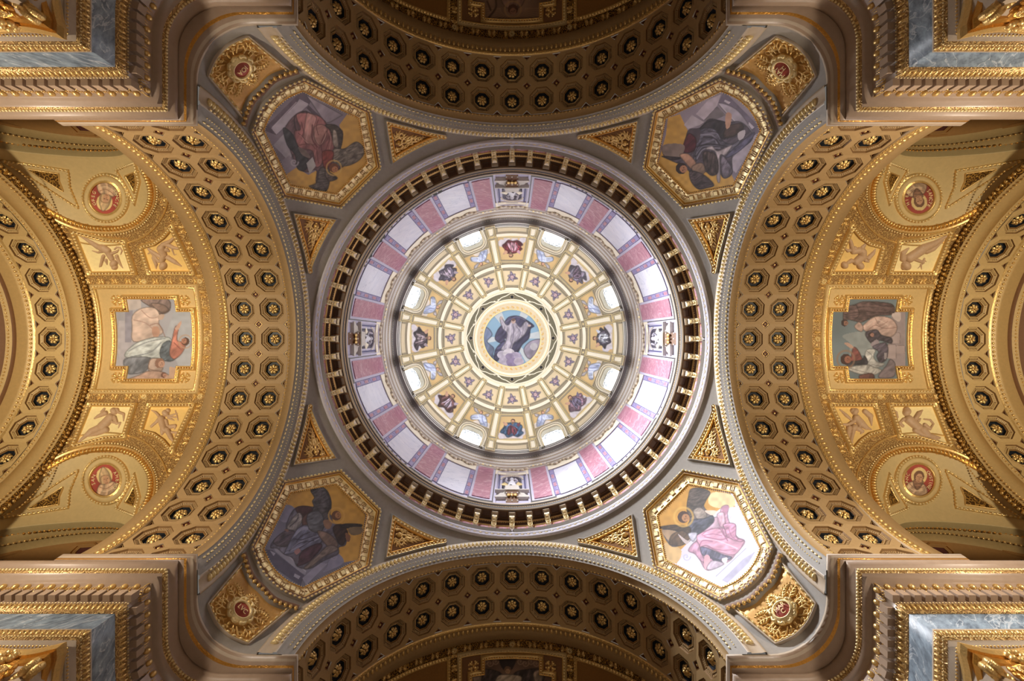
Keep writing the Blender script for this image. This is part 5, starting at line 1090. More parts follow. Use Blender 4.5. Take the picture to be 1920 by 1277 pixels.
# ------------------------------------------------------------------ bracketed ring cornice under the drum
def rev(layers, n=192, a0=0.0, a1=2*PI, closed=True):
    a = np.linspace(a0, a1, n+1)[:-1] if closed else np.linspace(a0, a1, n)
    return [np.stack([r*np.cos(a), r*np.sin(a), np.full(len(a), h)], -1) for r, h in layers]
def circle(r, h, n=256): return rev([(r, h)], n)[0]
def c_norm(n=256, down=0.6):
    a = np.linspace(0, 2*PI, n+1)[:-1]; v = np.stack([-np.cos(a), -np.sin(a), np.full(n, -down)], -1); return v/np.linalg.norm(v, axis=1)[:, None]
def ring_row(name, r, h, step, sc, m, par, tmpl=EGG, down=0.6): return row(name, tmpl, circle(r, h), c_norm(256, down), step, sc, m, par, 0, True)
rc = thing('ring_cornice', 'great round bracketed cornice carrying the drum, bright scrolled brackets over brown coffers', 'cornice', (0, 0, 24.5))
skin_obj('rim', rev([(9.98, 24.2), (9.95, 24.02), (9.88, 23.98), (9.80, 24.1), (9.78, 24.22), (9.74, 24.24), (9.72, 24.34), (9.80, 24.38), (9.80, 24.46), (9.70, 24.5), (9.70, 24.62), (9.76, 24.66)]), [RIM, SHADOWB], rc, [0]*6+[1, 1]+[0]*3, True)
skin_obj('frieze', rev([(9.76, 24.66), (9.76, 25.08)]), [PINKM], rc, None, True)
skin_obj('wall_moulding', rev([(9.76, 25.08), (9.70, 25.12), (9.68, 25.2), (9.62, 25.2), (9.62, 25.34), (9.55, 25.36), (9.55, 25.44)]), [DBROWN, GOLD], rc, [1, 0, 0, 0, 1, 0], True)
skin_obj('soffit', rev([(9.55, 25.44), (9.5, 25.52), (9.02, 25.56)]), [DBROWN], rc, None, True)
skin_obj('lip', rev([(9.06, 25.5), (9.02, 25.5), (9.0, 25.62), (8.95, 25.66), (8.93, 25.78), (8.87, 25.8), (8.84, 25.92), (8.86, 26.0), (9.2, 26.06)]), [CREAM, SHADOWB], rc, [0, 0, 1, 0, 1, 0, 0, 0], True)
ring_row('bead_course', 9.665, 24.5, .155, (.062, .06, .06), IVORY, rc, OCT)
ring_row('dash_course', 9.78, 24.17, .30, (.10, .025, .02), GOLDP, rc)
ring_row('chain_course', 9.61, 25.27, .12, (.05, .04, .04), GOLD, rc, OCT)
ring_row('lip_bead', 8.93, 25.72, .12, (.04, .03, .03), GOLD, rc, OCT)
NB = 64
bm = Buf(); pr = [(-.02, 0), (.10, .0), (.17, .06), (.16, .14), (.22, .24), (.34, .36), (.46, .44), (.50, .52), (.50, .60), (-.02, .60)]; hw = .125
for x0, x1, gr in ((-hw, hw, 0),):
    V = [(u, x0, z) for u, z in pr]+[(u, x1, z) for u, z in pr]; n = len(pr)
    bm.add(V, [tuple(range(n))[::-1], tuple(range(n, 2*n))]+[(i, (i+1) % n, n+(i+1) % n, n+i) for i in range(n)], 0)
for s in (-1, 1):                      # raised side strings and scroll eyes
    for (u0, z0), (u1, z1) in zip(pr[1:-3], pr[2:-2]): bm.box((0, 0, 0), (1, 1, 1), 0, Matrix.Translation((0, 0, 0))) if False else bm.add([(u0, s*hw, z0-.0), (u1, s*hw, z1), (u1+.03, s*hw, z1-.035), (u0+.03, s*hw, z0-.035), (u0, s*(hw-.04), z0), (u1, s*(hw-.04), z1), (u1+.03, s*(hw-.04), z1-.035), (u0+.03, s*(hw-.04), z0-.035)], [(0,1,2,3), (4,7,6,5), (3,2,6,7), (0,3,7,4), (1,5,6,2)], 1)
    v, q = tri_sphere(8, 4); bm.add(v*[.06, .02, .06]+[.11, s*hw, .08], q, 1)
v, q = tri_sphere(6, 5)
for i, (u, z, r) in enumerate(((.2, .15, .05), (.29, .26, .05), (.40, .36, .05), (.14, .02, .05))): bm.add(v*[.06, .07, .06]+[u, 0, z], q, 1)
ME_BR = bm.me('bracket', [IVORY, GOLDP])
ab = Buf(); ab.box((0, -.16, .60), (.56, .16, .66), 0); ab.box((.50, -.15, .56), (.60, .15, .62), 0); ab.box((0, -.18, .66), (.60, .18, .70), 0)
ME_AB = ab.me('bracket_cap', [CREAM])
cf = Buf()
for s, z, m_ in ((1, 0, 0), (.82, .0, 1), (.72, .06, 2)): cf.add([(-.18*s, -.24*s, z), (.18*s, -.24*s, z), (.18*s, .24*s, z), (-.18*s, .24*s, z)], [(0, 1, 2, 3)] if m_ == 2 else [], m_)
cf = Buf(); R4 = [[(-.19*s, -.25*s, z), (.19*s, -.25*s, z), (.19*s, .25*s, z), (-.19*s, .25*s, z)] for s, z in ((1, -.03), (.84, -.04), (.74, .0))]
cf.add([p for r in R4 for p in r], [(j*4+i, j*4+(i+1) % 4, j*4+4+(i+1) % 4, j*4+4+i) for j in range(2) for i in range(4)]+[(8, 9, 10, 11)], [1]*4+[0]*4+[2])
ME_CF = cf.me('soffit_panel', [DBROWN, BROWN, DBROWN])
pn = Buf(); pn.box((0, -.26, 0), (.02, .26, .30), 0); pn.box((.01, -.21, .05), (.03, .21, .25), 1); ME_FP = pn.me('frieze_panel', [GOLD, PINKM])
for i in range(NB):
    a = 2*PI*i/NB
    def put(name, me, r, h, a=a):
        o = bpy.data.objects.new(name, me); link(o, rc); o.location = Vector((r*math.cos(a), r*math.sin(a), h))-Vector((0, 0, 24.5)); o.rotation_euler = (0, 0, a+PI); return o
    put('bracket', ME_BR, 9.76, 24.74); put('bracket_cap', ME_AB, 9.72, 24.82)
    b_ = a+PI/NB; put('soffit_panel', ME_CF, 9.28, 25.53, b_); put('frieze_panel', ME_FP, 9.77, 24.72, b_)
# ------------------------------------------------------------------ drum
dr = thing('drum', 'round marble drum wall of pink pilasters and white panels in violet borders', 'drum', (0, 0, 30))
DWALL = 9.15
def cyl(a0, a1, h0, h1, r, th=.06, n=None):
    n = n or max(3, int((a1-a0)/math.radians(1.2))+2); a = np.linspace(a0, a1, n); V = []; 
    for rr, h in ((r, h0), (r, h1), (r+th, h1), (r+th, h0)): V.append(np.stack([rr*np.cos(a), rr*np.sin(a), np.full(n, h)], -1))
    V, q, _ = skin(V+[V[0]]); Fc = [list(f) for f in q]
    Fc += [[0, n, 2*n, 3*n], [n-1, 2*n-1, 3*n-1, 4*n-1]]
    return V, Fc
def piece(name, a0, a1, o0, o1, r, m, par, th=.06):
    b = Buf(); b.add(*cyl(a0, a1, r*F/o0, r*F/o1, r, th)); return b.out(name, [m], par)
rad = math.radians
for j in range(16):
    c = rad(22.5*j)
    if j % 4: 
        b = Buf(); b.add(*cyl(c-rad(11.3), c+rad(11.3), 25.9, 33.2, DWALL, .05)); b.out('wall_panel', [LILAC], dr)
    p = c+rad(11.25)                                              # pilaster between the bays
    piece('pilaster_edge', p-rad(4.15), p+rad(4.15), 308, 247, 9.08, LILAC, dr, .08)
    piece('pilaster', p-rad(3.25), p+rad(3.25), 302, 246.5, 9.03, PINKM, dr, .06)
    piece('pilaster_plinth', p-rad(4.6), p+rad(4.6), 311, 306, 9.0, SHADOWB, dr, .16)
    # capital over the pilaster
    cb = Buf(); cb.add(*cyl(p-rad(3.9), p+rad(3.9), 33.3, 34.3, 8.98, .1), 0); cb.add(*cyl(p-rad(4.7), p+rad(4.7), 34.3, 34.5, 8.86, .2), 0)
    for lv, (z0, rr0, nn) in enumerate(((33.35, 8.97, 5), (33.8, 8.93, 4))):
        for i in range(nn):
            a = p+rad((i-(nn-1)/2)*1.75); P = np.array([[rr0*math.cos(a), rr0*math.sin(a), z0+.2]]); N = np.array([[-math.cos(a), -math.sin(a), -.2]])
            v, q = scatter(EGG, P, np.array([[0, 0, 1.0]]), N, (.26, .12, .10)); cb.add(v, q, i % 2)
    for s in (-1, 1):
        a = p+s*rad(4.0); P = np.array([[8.86*math.cos(a), 8.86*math.sin(a), 34.18]]); N = np.array([[-math.cos(a), -math.sin(a), 0]]); v, q = scatter(EGG, P, np.array([[0, 0, 1.0]]), N, (.15, .15, .12)); cb.add(v, q, 1)
    cb.out('capital', [IVORY, GOLDP], dr, True)
    # garlanded frieze between the capitals
    piece('garland_frieze', c-rad(7.0), c+rad(7.0), 255.5, 246, 9.05, IVORY, dr, .1)
    gb = Buf()
    for i in range(15):
        u = (i-7)/7; a = c+rad(6.4*u); P = np.array([[8.99*math.cos(a), 8.99*math.sin(a), 33.0+.18*math.cos(u*PI*2)]]); N = np.array([[-math.cos(a), -math.sin(a), 0]]); T = np.array([[-math.sin(a), math.cos(a), .3*math.sin(u*9)]])
        v, q = scatter(EGG, P, T, N, (.12, .09+.04*(i % 2), .09)); gb.add(v, q, i % 2)
    gb.out('garland', [IVORY, CREAM], dr, True)
    piece('frieze_shadow', c-rad(7.0), c+rad(7.0), 246, 244.2, 9.12, SHADOWB, dr, .05)  # dark strip coloured as the shadow line by the garlands
    if j % 4:                                                     # white panels in violet borders
        for k_, (w0, r_, m_, o0, o1) in enumerate(((7.05, 9.12, INDIGO, 304, 255), (6.9, 9.11, PURPM, 304, 255.5), (5.2, 9.10, INDIGO, 304.2, 257.2), (5.0, 9.09, WHITM, 304.4, 258))):
            piece(['panel_line', 'panel_border', 'panel_line', 'white_panel'][k_], c-rad(w0), c+rad(w0), o0, o1, r_, m_, dr, .03)
        for s in (-1, 1):
            for q_ in range(6):
                o0 = 303-q_*7.6; piece('border_inlay', c+s*rad(6.05)-rad(.55), c+s*rad(6.05)+rad(.55), o0, o0-6.4, 9.10, PINKM if (q_+j) % 2 else PURPM, dr, .02)
# upper entablature
skin_obj('upper_cornice', rev([(9.15, 33.2), (8.95, 33.24), (8.93, 33.5), (8.86, 33.54), (8.84, 33.86), (8.74, 33.92), (8.72, 34.2), (8.64, 34.26), (8.62, 34.42)]), [CREAM, WHITE], dr, [1, 0, 1, 0, 1, 0, 1, 0], True)
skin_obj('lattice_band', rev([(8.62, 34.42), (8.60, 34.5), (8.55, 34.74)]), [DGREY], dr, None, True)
skin_obj('shaded_cove', rev([(8.55, 34.74), (8.50, 34.8), (8.40, 34.82), (8.34, 34.86)]), [DGREY], dr, None, True)  # deep shade of the cove given as grey colour
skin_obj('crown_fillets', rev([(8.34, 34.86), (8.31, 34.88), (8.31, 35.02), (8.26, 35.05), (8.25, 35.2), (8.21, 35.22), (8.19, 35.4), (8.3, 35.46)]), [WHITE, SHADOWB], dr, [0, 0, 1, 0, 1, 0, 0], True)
ring_row('lattice', 8.575, 34.6, .17, (.06, .12, .03), CREAM, dr, OCT, 0.1)
ring_row('bead_course', 8.73, 34.05, .15, (.05, .04, .04), GOLDP, dr, OCT)
# ------------------------------------------------------------------ statue niches on the four axes
NAME4 = ['right', 'bottom', 'left', 'top']
STL = ['white kneeling winged statue in the niche right of the dome, wings spread', 'white robed winged statue in the niche below the dome, wings lit gold', 'white robed statue with one raised wing in the niche left of the dome', 'white robed statue half hidden by its bracket, niche above the dome']
def rotm(a): c, s = math.cos(a), math.sin(a); return np.array([[c, -s, 0], [s, c, 0], [0, 0, 1]])
for k in range(4):
    R = rotm(k*PI/2); a0 = k*PI/2
    n = thing('statue_niche', 'grey-lilac aedicule with broken pediment and gilt corbel, %s side of the drum' % NAME4[k], 'niche', R @ np.array([9.1, 0, 27]), 'niches on the axes of the drum')
    W = 1.08; wn = .62; z0 = 26.2; z1 = 33.25; zb = 28.6; zs = 31.2; x = 9.1
    b = Buf(); th = np.linspace(0, PI, 17); arch = [(-wn*math.cos(t), zs+wn*math.sin(t)) for t in th]
    V = [(x, -W, z0), (x, W, z0), (x, W, zb), (x, -W, zb)]; b.add(V, [(0, 1, 2, 3)])
    b.add([(x, -W, zb), (x, -wn, zb), (x, -wn, zs), (x, -W, zs)], [(0, 1, 2, 3)]); b.add([(x, W, zb), (x, wn, zb), (x, wn, zs), (x, W, zs)], [(0, 1, 2, 3)])
    outer = [(-W, zs)]+[(-W+2*W*i/16, z1) for i in range(1, 16)]+[(W, zs)]
    outer = [(-W, zs+(z1-zs)*i/4) for i in range(4)]+[(-W+2*W*i/8, z1) for i in range(9)]+[(W, z1-(z1-zs)*(i+1)/4) for i in range(4)]
    for i in range(16): b.add([(x, *arch[i]), (x, *arch[i+1]), (x, *outer[i+1]), (x, *outer[i])], [(0, 1, 2, 3)])
    b.V = [v @ R.T for v in b.V]; b.out('facing', [LILAC], n)
    b = Buf(); L = []
    for t in np.linspace(-PI/2, PI/2, 15):
        u = [(x+.62*math.cos(t), wn*math.sin(t), zb), (x+.62*math.cos(t), wn*math.sin(t), zs)]+[(x+.62*math.cos(t)*math.cos(q), wn*math.sin(t)*math.cos(q), zs+wn*math.sin(q)) for q in np.linspace(.2, PI/2, 6)]
        L.append(np.array(u) @ R.T)
    skin_obj('recess', L, [mat('niche_grey', S(150, 148, 160), .6)] if k == 0 else [bpy.data.materials['niche_grey']], n, None, False, True)
    b = Buf()                                                     # mouldings, pediment halves, corbel
    for s in (-1, 1):
        b.box((x-.10, s*.98-.06, 26.5), (x, s*.98+.06, 32.7), 0); b.box((x-.06, s*.80-.035, 28.6), (x, s*.80+.035, 32.3), 1)
    b.box((x-.10, -1.04, 32.6), (x, 1.04, 32.75), 0); b.box((x-.06, -.84, 32.25), (x, .84, 32.32), 1)
    b.V = [v @ R.T for v in b.V]; b.out('moulding', [LILAC, INDIGO], n)
    b = Buf()
    for i in range(18):
        t = PI*i/17; v, q = scatter(EGG, np.array([[x-.02, -.70*math.cos(t), zs+.70*math.sin(t)]]), np.array([[0, math.sin(t), math.cos(t)]]), np.array([[-1.0, 0, 0]]), (.09, .05, .05)); b.add(v, q)
    b.V = [v @ R.T for v in b.V]; b.out('arch_beads', [IVORY], n, True, 'stuff')
    for s in (-1, 1):
        b = Buf(); pr = [(.26, 27.25), (.95, 27.25), (.99, 27.45), (.80, 27.62), (.70, 27.9), (.5, 27.98), (.40, 28.3), (.26, 28.3)]
        V = [(x-.20, s*y, z) for y, z in pr]+[(x, s*y, z) for y, z in pr]; m = len(pr); b.add(V, [tuple(range(m)), tuple(range(m, 2*m))]+[(i, (i+1) % m, m+(i+1) % m, m+i) for i in range(m)])
        b.box((x-.28, min(s*.2, s*1.0), 28.28), (x, max(s*.2, s*1.0), 28.42)); b.V = [v @ R.T for v in b.V]; b.out('half_pediment', [PALE], n)
    b = Buf(); b.add([(x, -.34, 26.8), (x, .34, 26.8), (x-.36, .36, 27.8), (x-.36, -.36, 27.8), (x, .36, 27.8), (x, -.36, 27.8)], [(0, 1, 2, 3), (1, 4, 2), (0, 3, 5), (2, 4, 5, 3)], 1); b.box((x-.44, -.42, 27.8), (x, .42, 28.08), 0); b.box((x-.44, -.40, 28.08), (x+.3, .40, 28.6), 0)
    v, q = tri_sphere(8, 6)
    for s in (-1, 0, 1):
        b.add(v*[.07, .10, .2]+[x-.26, s*.2, 27.4], q, 2)
        for w_ in range(3): b.add(v*[.04, .05, .08]+[x-.06-.12*w_, s*.32, 27.0+.3*w_], q, 0)
    b.V = [v_ @ R.T for v_ in b.V]; b.out('corbel', [PALE, BROWN, GOLD], n)
    # statue: one skinned body, robe folds, wings as parts
    st = thing('statue', STL[k], 'statue', R @ np.array([9.05, 0, 28.6]), 'niche statues of the drum')
    sk = [(0, 0, 1.02, .20), (-.02, 0, 1.28, .19), (-.05, 0, 1.52, .17), (-.07, 0, 1.68, .075), (-.14, 0, 1.86, .135), (-.04, -.20, 1.52, .085), (-.26, -.34, 1.28, .07), (-.42, -.16, 1.16, .06), (-.04, .20, 1.52, .085), (-.20, .40, 1.30, .07), (-.40, .30, 1.48, .06)]
    ed = [(0, 1), (1, 2), (2, 3), (3, 4), (2, 5), (5, 6), (6, 7), (2, 8), (8, 9), (9, 10)]
    me = bpy.data.meshes.new('body'); me.from_pydata([tuple((R @ np.array([9.05, 0, 28.6+z]))+R @ np.array([xx, y, 0])-ORG[st.name]) for xx, y, z, r in sk], ed, [])
    o = bpy.data.objects.new('body', me); link(o, st); me.materials.append(STATUE)
    md = o.modifiers.new('skin', 'SKIN'); 
    for i, sv in enumerate(me.skin_vertices[0].data if me.skin_vertices else []): sv.radius = (sk[i][3], sk[i][3]); sv.use_root = (i == 0)
    if not me.skin_vertices:
        bpy.context.view_layer.objects.active = o
    o.modifiers.new('smooth', 'SUBSURF').levels = 1; o.modifiers['smooth'].render_levels = 1
    an = np.linspace(0, 2*PI, 37)[:-1]; L = []
    for z, r in ((0, .46), (.08, .47), (.4, .38), (.8, .29), (1.1, .24), (1.3, .235), (1.42, .21)):
        rr = r*(1+.10*np.sin(9*an+z*2)*(1-.4*z)); L.append(np.stack([9.03+rr*np.cos(an)*.85, rr*np.sin(an), np.full(36, 28.6+z)], -1) @ R.T)
    skin_obj('robe', L, [STATUE], st, None, True, True)
    for s in (-1, 1):
        if k in (2, 3) and s == (1 if k == 2 else -1): rise = .35
        else: rise = .8
        b = Buf()
        for i in range(6):
            t = i/5; P = np.array([[9.12, s*(.22+.30*t), 28.6+1.35+rise*.5*(1-t)+.15]]); T = np.array([[0, s*(.25+.3*t), rise*(1-.4*t)]]); v, q = scatter(EGG, P, T, np.array([[-1.0, 0, 0]]), (.42-.12*t, .10, .045)); b.add(v, q)
        b.V = [v_ @ R.T for v_ in b.V]; b.out('wing', [IVORY if k != 1 else GOLDP], st, True)  # bottom statue: gold light on the wings given by pale gilding
    hb = Buf(); v, q = tri_sphere(10, 7); hb.add(v*[.15, .145, .13]+[9.05-.12, 0, 28.6+1.92], q); hb.V = [v_ @ R.T for v_ in hb.V]; hb.out('hair', [STATUE], st, True)
# small black spotlights standing on the ledge
lb = Buf(); v, q = tri_sphere(10, 6); lb.add(v*[.07, .07, .09]+[0, 0, .22], q); lb.box((-.05, -.05, 0), (.05, .05, .14)); lb.box((-.03, -.09, .10), (.03, .09, .24))
ME_LAMP = lb.me('spotlight', [BLACK])
for (q0, q1, big), nm in zip(((206, 244, 1), (291, 335, 0), (25, 66, 0), (120, 148, 0)), ('upper left', 'upper right', 'lower right', 'lower left')):
    for a in np.arange(q0, q1, 2.1):
        if abs((a % 22.5)-11.25) < 1.2 and RNG.random() < .5: continue
        o = bpy.data.objects.new('spotlight', ME_LAMP); link(o); a = rad(a+RNG.normal(0, .25)); o.location = (8.97*math.cos(a), 8.97*math.sin(a), 26.03); s = 1.0+.5*big*(RNG.random() < .25); o.scale = (s, s, s*1.1); o.rotation_euler = (0, 0, a)
        o['label'] = 'small black spotlight standing on the drum ledge, %s run' % nm; o['category'] = 'spotlight'; o['group'] = 'spotlights on the %s ledge of the drum' % nm
# ------------------------------------------------------------------ dome
AXD = 634.0
dm = thing('dome', 'pale gold ribbed dome vault with painted panels around a round central fresco', 'dome', (0, 0, HD+RD))
I3 = np.eye(3)
def pol(r, a): return np.stack([r*np.cos(a), r*np.sin(a)], -1)
def win_poly(a, top=177.0, hw=26.5, bottom=211.0, rad_=17.0):
    """window outline in the plan: u outward, v sideways"""
    pts = [(bottom, -hw), (top+rad_, -hw)]+[(top+rad_*(1-math.sin(t)), -hw+rad_*(1-math.cos(t))) for t in np.linspace(.2, PI/2, 6)]
    pts += [(u, -v) for u, v in pts[::-1]]
    c, s = math.cos(a), math.sin(a); return np.array([(u*c-v*s, u*s+v*c) for u, v in pts])
WA = [rad(22.5+45*i) for i in range(8)]
na, nr = 720, 90; aa = np.linspace(0, 2*PI, na+1)[:-1]; rrs = np.linspace(50, 209, nr)
G = np.array([pol(r, aa) for r in rrs]).reshape(-1, 2); P, _ = s_dome(G)
# carry the shell down to the springing
tail = rev([(RD, 36.3), (RD, 35.6)], na); P = np.vstack([P]+tail); idx = np.arange((nr+2)*na).reshape(nr+2, na)
Q = np.stack([idx[:-1], np.roll(idx[:-1], -1, 1), np.roll(idx[1:], -1, 1), idx[1:]], -1).reshape(-1, 4)
cq = P[Q].mean(1); oq = cq[:, :2]/cq[:, 2:]*F; hole = np.zeros(len(Q), bool)
for a in WA: hole |= inside(oq, win_poly(a, bottom=240))
P2, Q2 = compact(P, Q[~hole]); mk('shell', P2, Q2, OLIVE, dm, None, True)
D = s_dome
def strip(name, r0, r1, a0, a1, m, h, edge=1.0, par=dm, bead=False):
    """raised cream inlay with darker edge"""
    n = max(3, int((a1-a0)*r1/4)); a = np.linspace(a0, a1, n); q = np.vstack([pol(r0, a), pol(r1, a[::-1])])
    b = Buf(); q2 = offset(q, 0); Pt, N = D(q2); Pb, Nb = D(offset(q, edge))
    top = Pt+N*h; bot = Pb+Nb*.0; k = len(q)
    b.add(np.vstack([top, bot]), [(i, (i+1) % k, k+(i+1) % k, k+i) for i in range(k)], 1)
    L = [D(pol(r0, a))[0]+D(pol(r0, a))[1]*h, D(pol(r1, a))[0]+D(pol(r1, a))[1]*h]; V, qq, _ = skin(L); b.add(V, qq, 0)
    return b.out(name, [m, OLIVE], par)
for j in range(16):                                              # ribs: split at the rings
    a = rad(11.25+22.5*j)
    for r0, r1, hw in ((97.5, 129, 3.0), (145, 189, 4.3), (198.5, 211, 4.6)):
        for sgn in (1,):
            v0 = hw/r0; 
            q = np.array([(r0, -hw*.8), (r1, -hw), (r1, hw), (r0, hw*.8)]); c, s = math.cos(a), math.sin(a); q = dense(np.array([(u*c-v*s, u*s+v*c) for u, v in q]), 5)
            field('rib_inlay', q, D, IVORY, dm, .10, 3)
            frame('rib_moulding', q, D, [(-.3, .10), (.6, .14), (1.6, .14), (2.2, .03), (3.2, .03), (3.6, .08), (4.4, .08), (4.8, .0)], [OLIVE, GOLDP], dm, [0, 1, 0, 0, 0, 1, 0])
    for r in (137.0, 193.5, 93.5): 
        p = pol(np.array([r]), np.array([a])); Pk, N = D(p); b = Buf(); T = np.array([[-math.sin(a), math.cos(a), 0]])
        v, q = scatter(CUBE, Pk, T, N, (.16, .16, .06)); b.add(v, q, 0); v, q = scatter(EGG, Pk, T, N, (.11, .11, .12)); b.add(v, q, 1); b.out('rib_boss', [OLIVE, GOLDP], dm)
for j in range(16):
    a = rad(22.5*j); 
    strip('ring_inlay', 134.2, 140.0, a-rad(8.7), a+rad(8.7), IVORY, .10); strip('ring_inlay', 92.0, 95.5, a-rad(8.0), a+rad(8.0), IVORY, .08)
    if j % 2 == 0:
        strip('ring_inlay', 194.2, 199.2, a-rad(8.6), a+rad(8.6), IVORY, .10); strip('base_panel', 202.0, 208.5, a-rad(7.6), a+rad(7.6), SAND, .03)
ORD = {0: 'right', 22.5: 'right, next clockwise', 45: 'lower right', 67.5: 'lower right, next clockwise', 90: 'bottom', 112.5: 'bottom, next clockwise', 135: 'lower left', 157.5: 'lower left, next clockwise', 180: 'left', 202.5: 'left, next clockwise', 225: 'upper left', 247.5: 'upper left, next clockwise', 270: 'top', 292.5: 'top, next clockwise', 315: 'upper right', 337.5: 'upper right, next clockwise'}
PL = {0: 'dark-cloaked seated prophet', 45: 'rose-mantled seated prophet', 90: 'blue-mantled seated prophet with crimson lap', 135: 'brown-robed prophet leaning back', 180: 'prophet in grey-brown hood', 225: 'slate-robed prophet bending over', 270: 'crimson-robed prophet', 315: 'grey-robed prophet twisting round'}
for j in range(16):
    dg = 22.5*j; a = rad(dg)
    def sector(r0, r1, h0, h1):
        q = [(r0, -h0), (r1, -h1), (r1, h1), (r0, h0)]; c, s = math.cos(a), math.sin(a); return dense(np.array([(u*c-v*s, u*s+v*c) for u, v in q]), 4)
    q = sector(99.5, 127, 13.2, 18.0)
    e = thing('cherub_fresco', 'small violet winged cherub fresco, inner dome ring, %s' % ORD[dg], 'fresco', s_dome(q.mean(0))[0][0], 'cherub panels of the inner dome ring')
    painted('canvas', q, D, I3, AXD, p_cherub(a), e, .7, .02); frame('frame', q, D, [(-.4, .02), (0, .07), (1.0, .07), (1.6, .03)], [OLIVE], e)
    if j % 2 == 0:
        q = sector(147, 190.5, 20.5, 28.0)
        e = thing('prophet_fresco', 'fresco of a %s on clouds, outer dome ring, %s' % (PL[dg], ORD[dg]), 'fresco', s_dome(q.mean(0))[0][0], 'prophet panels of the dome')
        painted('canvas', q, D, I3, AXD, p_prophet(a, *PROPHET[int(dg)]), e, .7, .02); fr = [(-.4, .02), (0, .09), (1.0, .09), (1.8, .03), (2.4, .07), (3.4, .07), (4, 0)]
        frame('frame', q, D, fr, [OLIVE, GOLDP], e, [0, 0, 1, 0, 1, 0]); rim('bead_rim', q, D, 2.9, .07, .10, (.035, .035, .03), GOLDP, e, OCT)
    else:
        q = sector(147, 174, 20.5, 25.5)
        e = thing('angel_fresco', 'fresco of a pale blue robed angel above the dome window, %s' % ORD[dg], 'fresco', s_dome(q.mean(0))[0][0], 'angel panels of the dome')
        painted('canvas', q, D, I3, AXD, p_angel(a, 1 if j % 4 == 1 else -1), e, .7, .02); frame('frame', q, D, [(-.4, .02), (0, .08), (1.0, .08), (1.8, .0)], [OLIVE], e); rim('bead_rim', q, D, .6, .08, .10, (.035, .035, .03), GOLDP, e, OCT)
# windows
for i, a in enumerate(WA):
    wd = structure('window_%d' % (i+1), tuple(s_dome(pol(np.array([200.0]), np.array([a])))[0][0]))
    q = dense(win_poly(a), 3, False); out = np.array([math.cos(a), math.sin(a), 0])
    frame('frame', q, D, [(-1.0, -.05), (-.6, .06), (1.2, .09), (2.2, .03), (3.6, .03), (4.0, .09), (5.6, .09), (6.2, 0)], [WHITE, OLIVE, IVORY], wd, [0, 2, 1, 2, 1, 2, 1], False)
    rim('bead_rim', q, D, 4.8, .09, .11, (.04, .04, .03), GOLDP, wd, OCT, False)
    Pq, _ = D(q); c1 = Pq+out*.35; cen = Pq.mean(0)
    c2 = cen+(Pq-cen)*.88+out*.5; c1[:, 2] = np.maximum(c1[:, 2], 35.6); c2[:, 2] = np.maximum(c2[:, 2], 35.7)
    skin_obj('reveal', [Pq, c1, c2], [WHITE], wd, None, False, True)
    g = c2+out*.02; mid = len(g)//2; Fc = [(t, t+1, len(g)-2-t, len(g)-1-t) for t in range(mid-1)]
    mk('glazing', g, Fc, GLASS, wd)
    b = Buf(); hlf = len(c2)//2; nrm = -out
    LR = lambda f, s: (lambda i: (c2[i]*(1-s)+c2[len(c2)-1-i]*s)-out*.03)(int(round(f*(hlf-1))))
    def bar(p0, p1, wdt=.02):
        d = p1-p0; ln_ = np.linalg.norm(d)
        if ln_ > .01: v, q_ = scatter(CUBE, ((p0+p1)/2)[None], (d/ln_)[None], nrm[None], (ln_/2, wdt, .02)); b.add(v, q_)
    for s in (.18, .40, .60, .82):
        for f in np.linspace(0, .86 if .3 < s < .7 else .7, 6)[:-1]: bar(LR(f, s), LR(f+.15, s))
    for f in (.1, .28, .46, .62): bar(LR(f, 0), LR(f, 1))
    pv = None
    for t in np.linspace(PI, 0, 13):
        p = LR(.50+.28*math.sin(t), .5+.36*math.cos(t))
        if pv is not None: bar(pv, p, .018)
        pv = p
    b.out('muntin', [LEADING], wd, False, 'stuff')
# lantern ring and round fresco
an = np.linspace(0, 2*PI, 129)[:-1]
ROSE = lambda r: pol(np.full(128, r), an)
rf = thing('round_fresco', 'round fresco at the dome centre, white-robed figure with raised arms in a blue sky', 'fresco', (0, 0, HD+RD))
painted('canvas', ROSE(53.5), D, I3, AXD, p_roundel, rf, .6, .02, .86)
frame('frame', ROSE(53.5), D, [(-.6, .02), (0, .12), (1.2, .12), (2, .05), (9, .09), (12, .13), (14, .08), (17, .10), (18, .04)], [GOLDP, SAND, IVORY], rf, [0, 0, 0, 1, 1, 2, 2, 0], True, True)
rim('bead_rim', ROSE(66), D, 0, .13, .13, (.05, .04, .03), GOLDP, rf, OCT); st = []
for i in range(40):
    a = 2*PI*i/40; p = pol(np.array([59.5]), np.array([a]))[0]; st += leafy(p[0], p[1], a+1.2, 5.5, 2.5, 1.3, 2, 1)
relief('rinceau', st, D, GOLD, rf, .6, .03, .07)['kind'] = 'stuff'
frame('wave_frieze', ROSE(72.5), D, [(0, .02), (13.5, .02)], [mat('grey_green_ground', S(112, 106, 84), .6)], dm)
for r, nm in ((72.3, 'wave_edge'), (86.3, 'wave_edge')): frame(nm, ROSE(r), D, [(-.8, .02), (-.5, .10), (.6, .10), (1.2, .03)], [IVORY], dm)
wv = []
for i in range(240):
    t = i/240*2*PI; t2 = (i+1)/240*2*PI; f_ = lambda t: pol(np.array([79.3+4.2*math.cos(8*t)+1.0*math.cos(24*t)]), np.array([t]))[0]
    wv.append((*f_(t), 0.9, *f_(t2), 0.9))
for i in range(8):
    a = 2*PI*(i+.5)/8
    for s in (-1, 1): p = pol(np.array([76.5]), np.array([a+s*.035]))[0]; wv += leafy(p[0], p[1], a+s*.6, 6, s*3.2, .7, 2, s)
relief('wave_scroll', wv, D, IVORY, dm, .6, .04, .02)
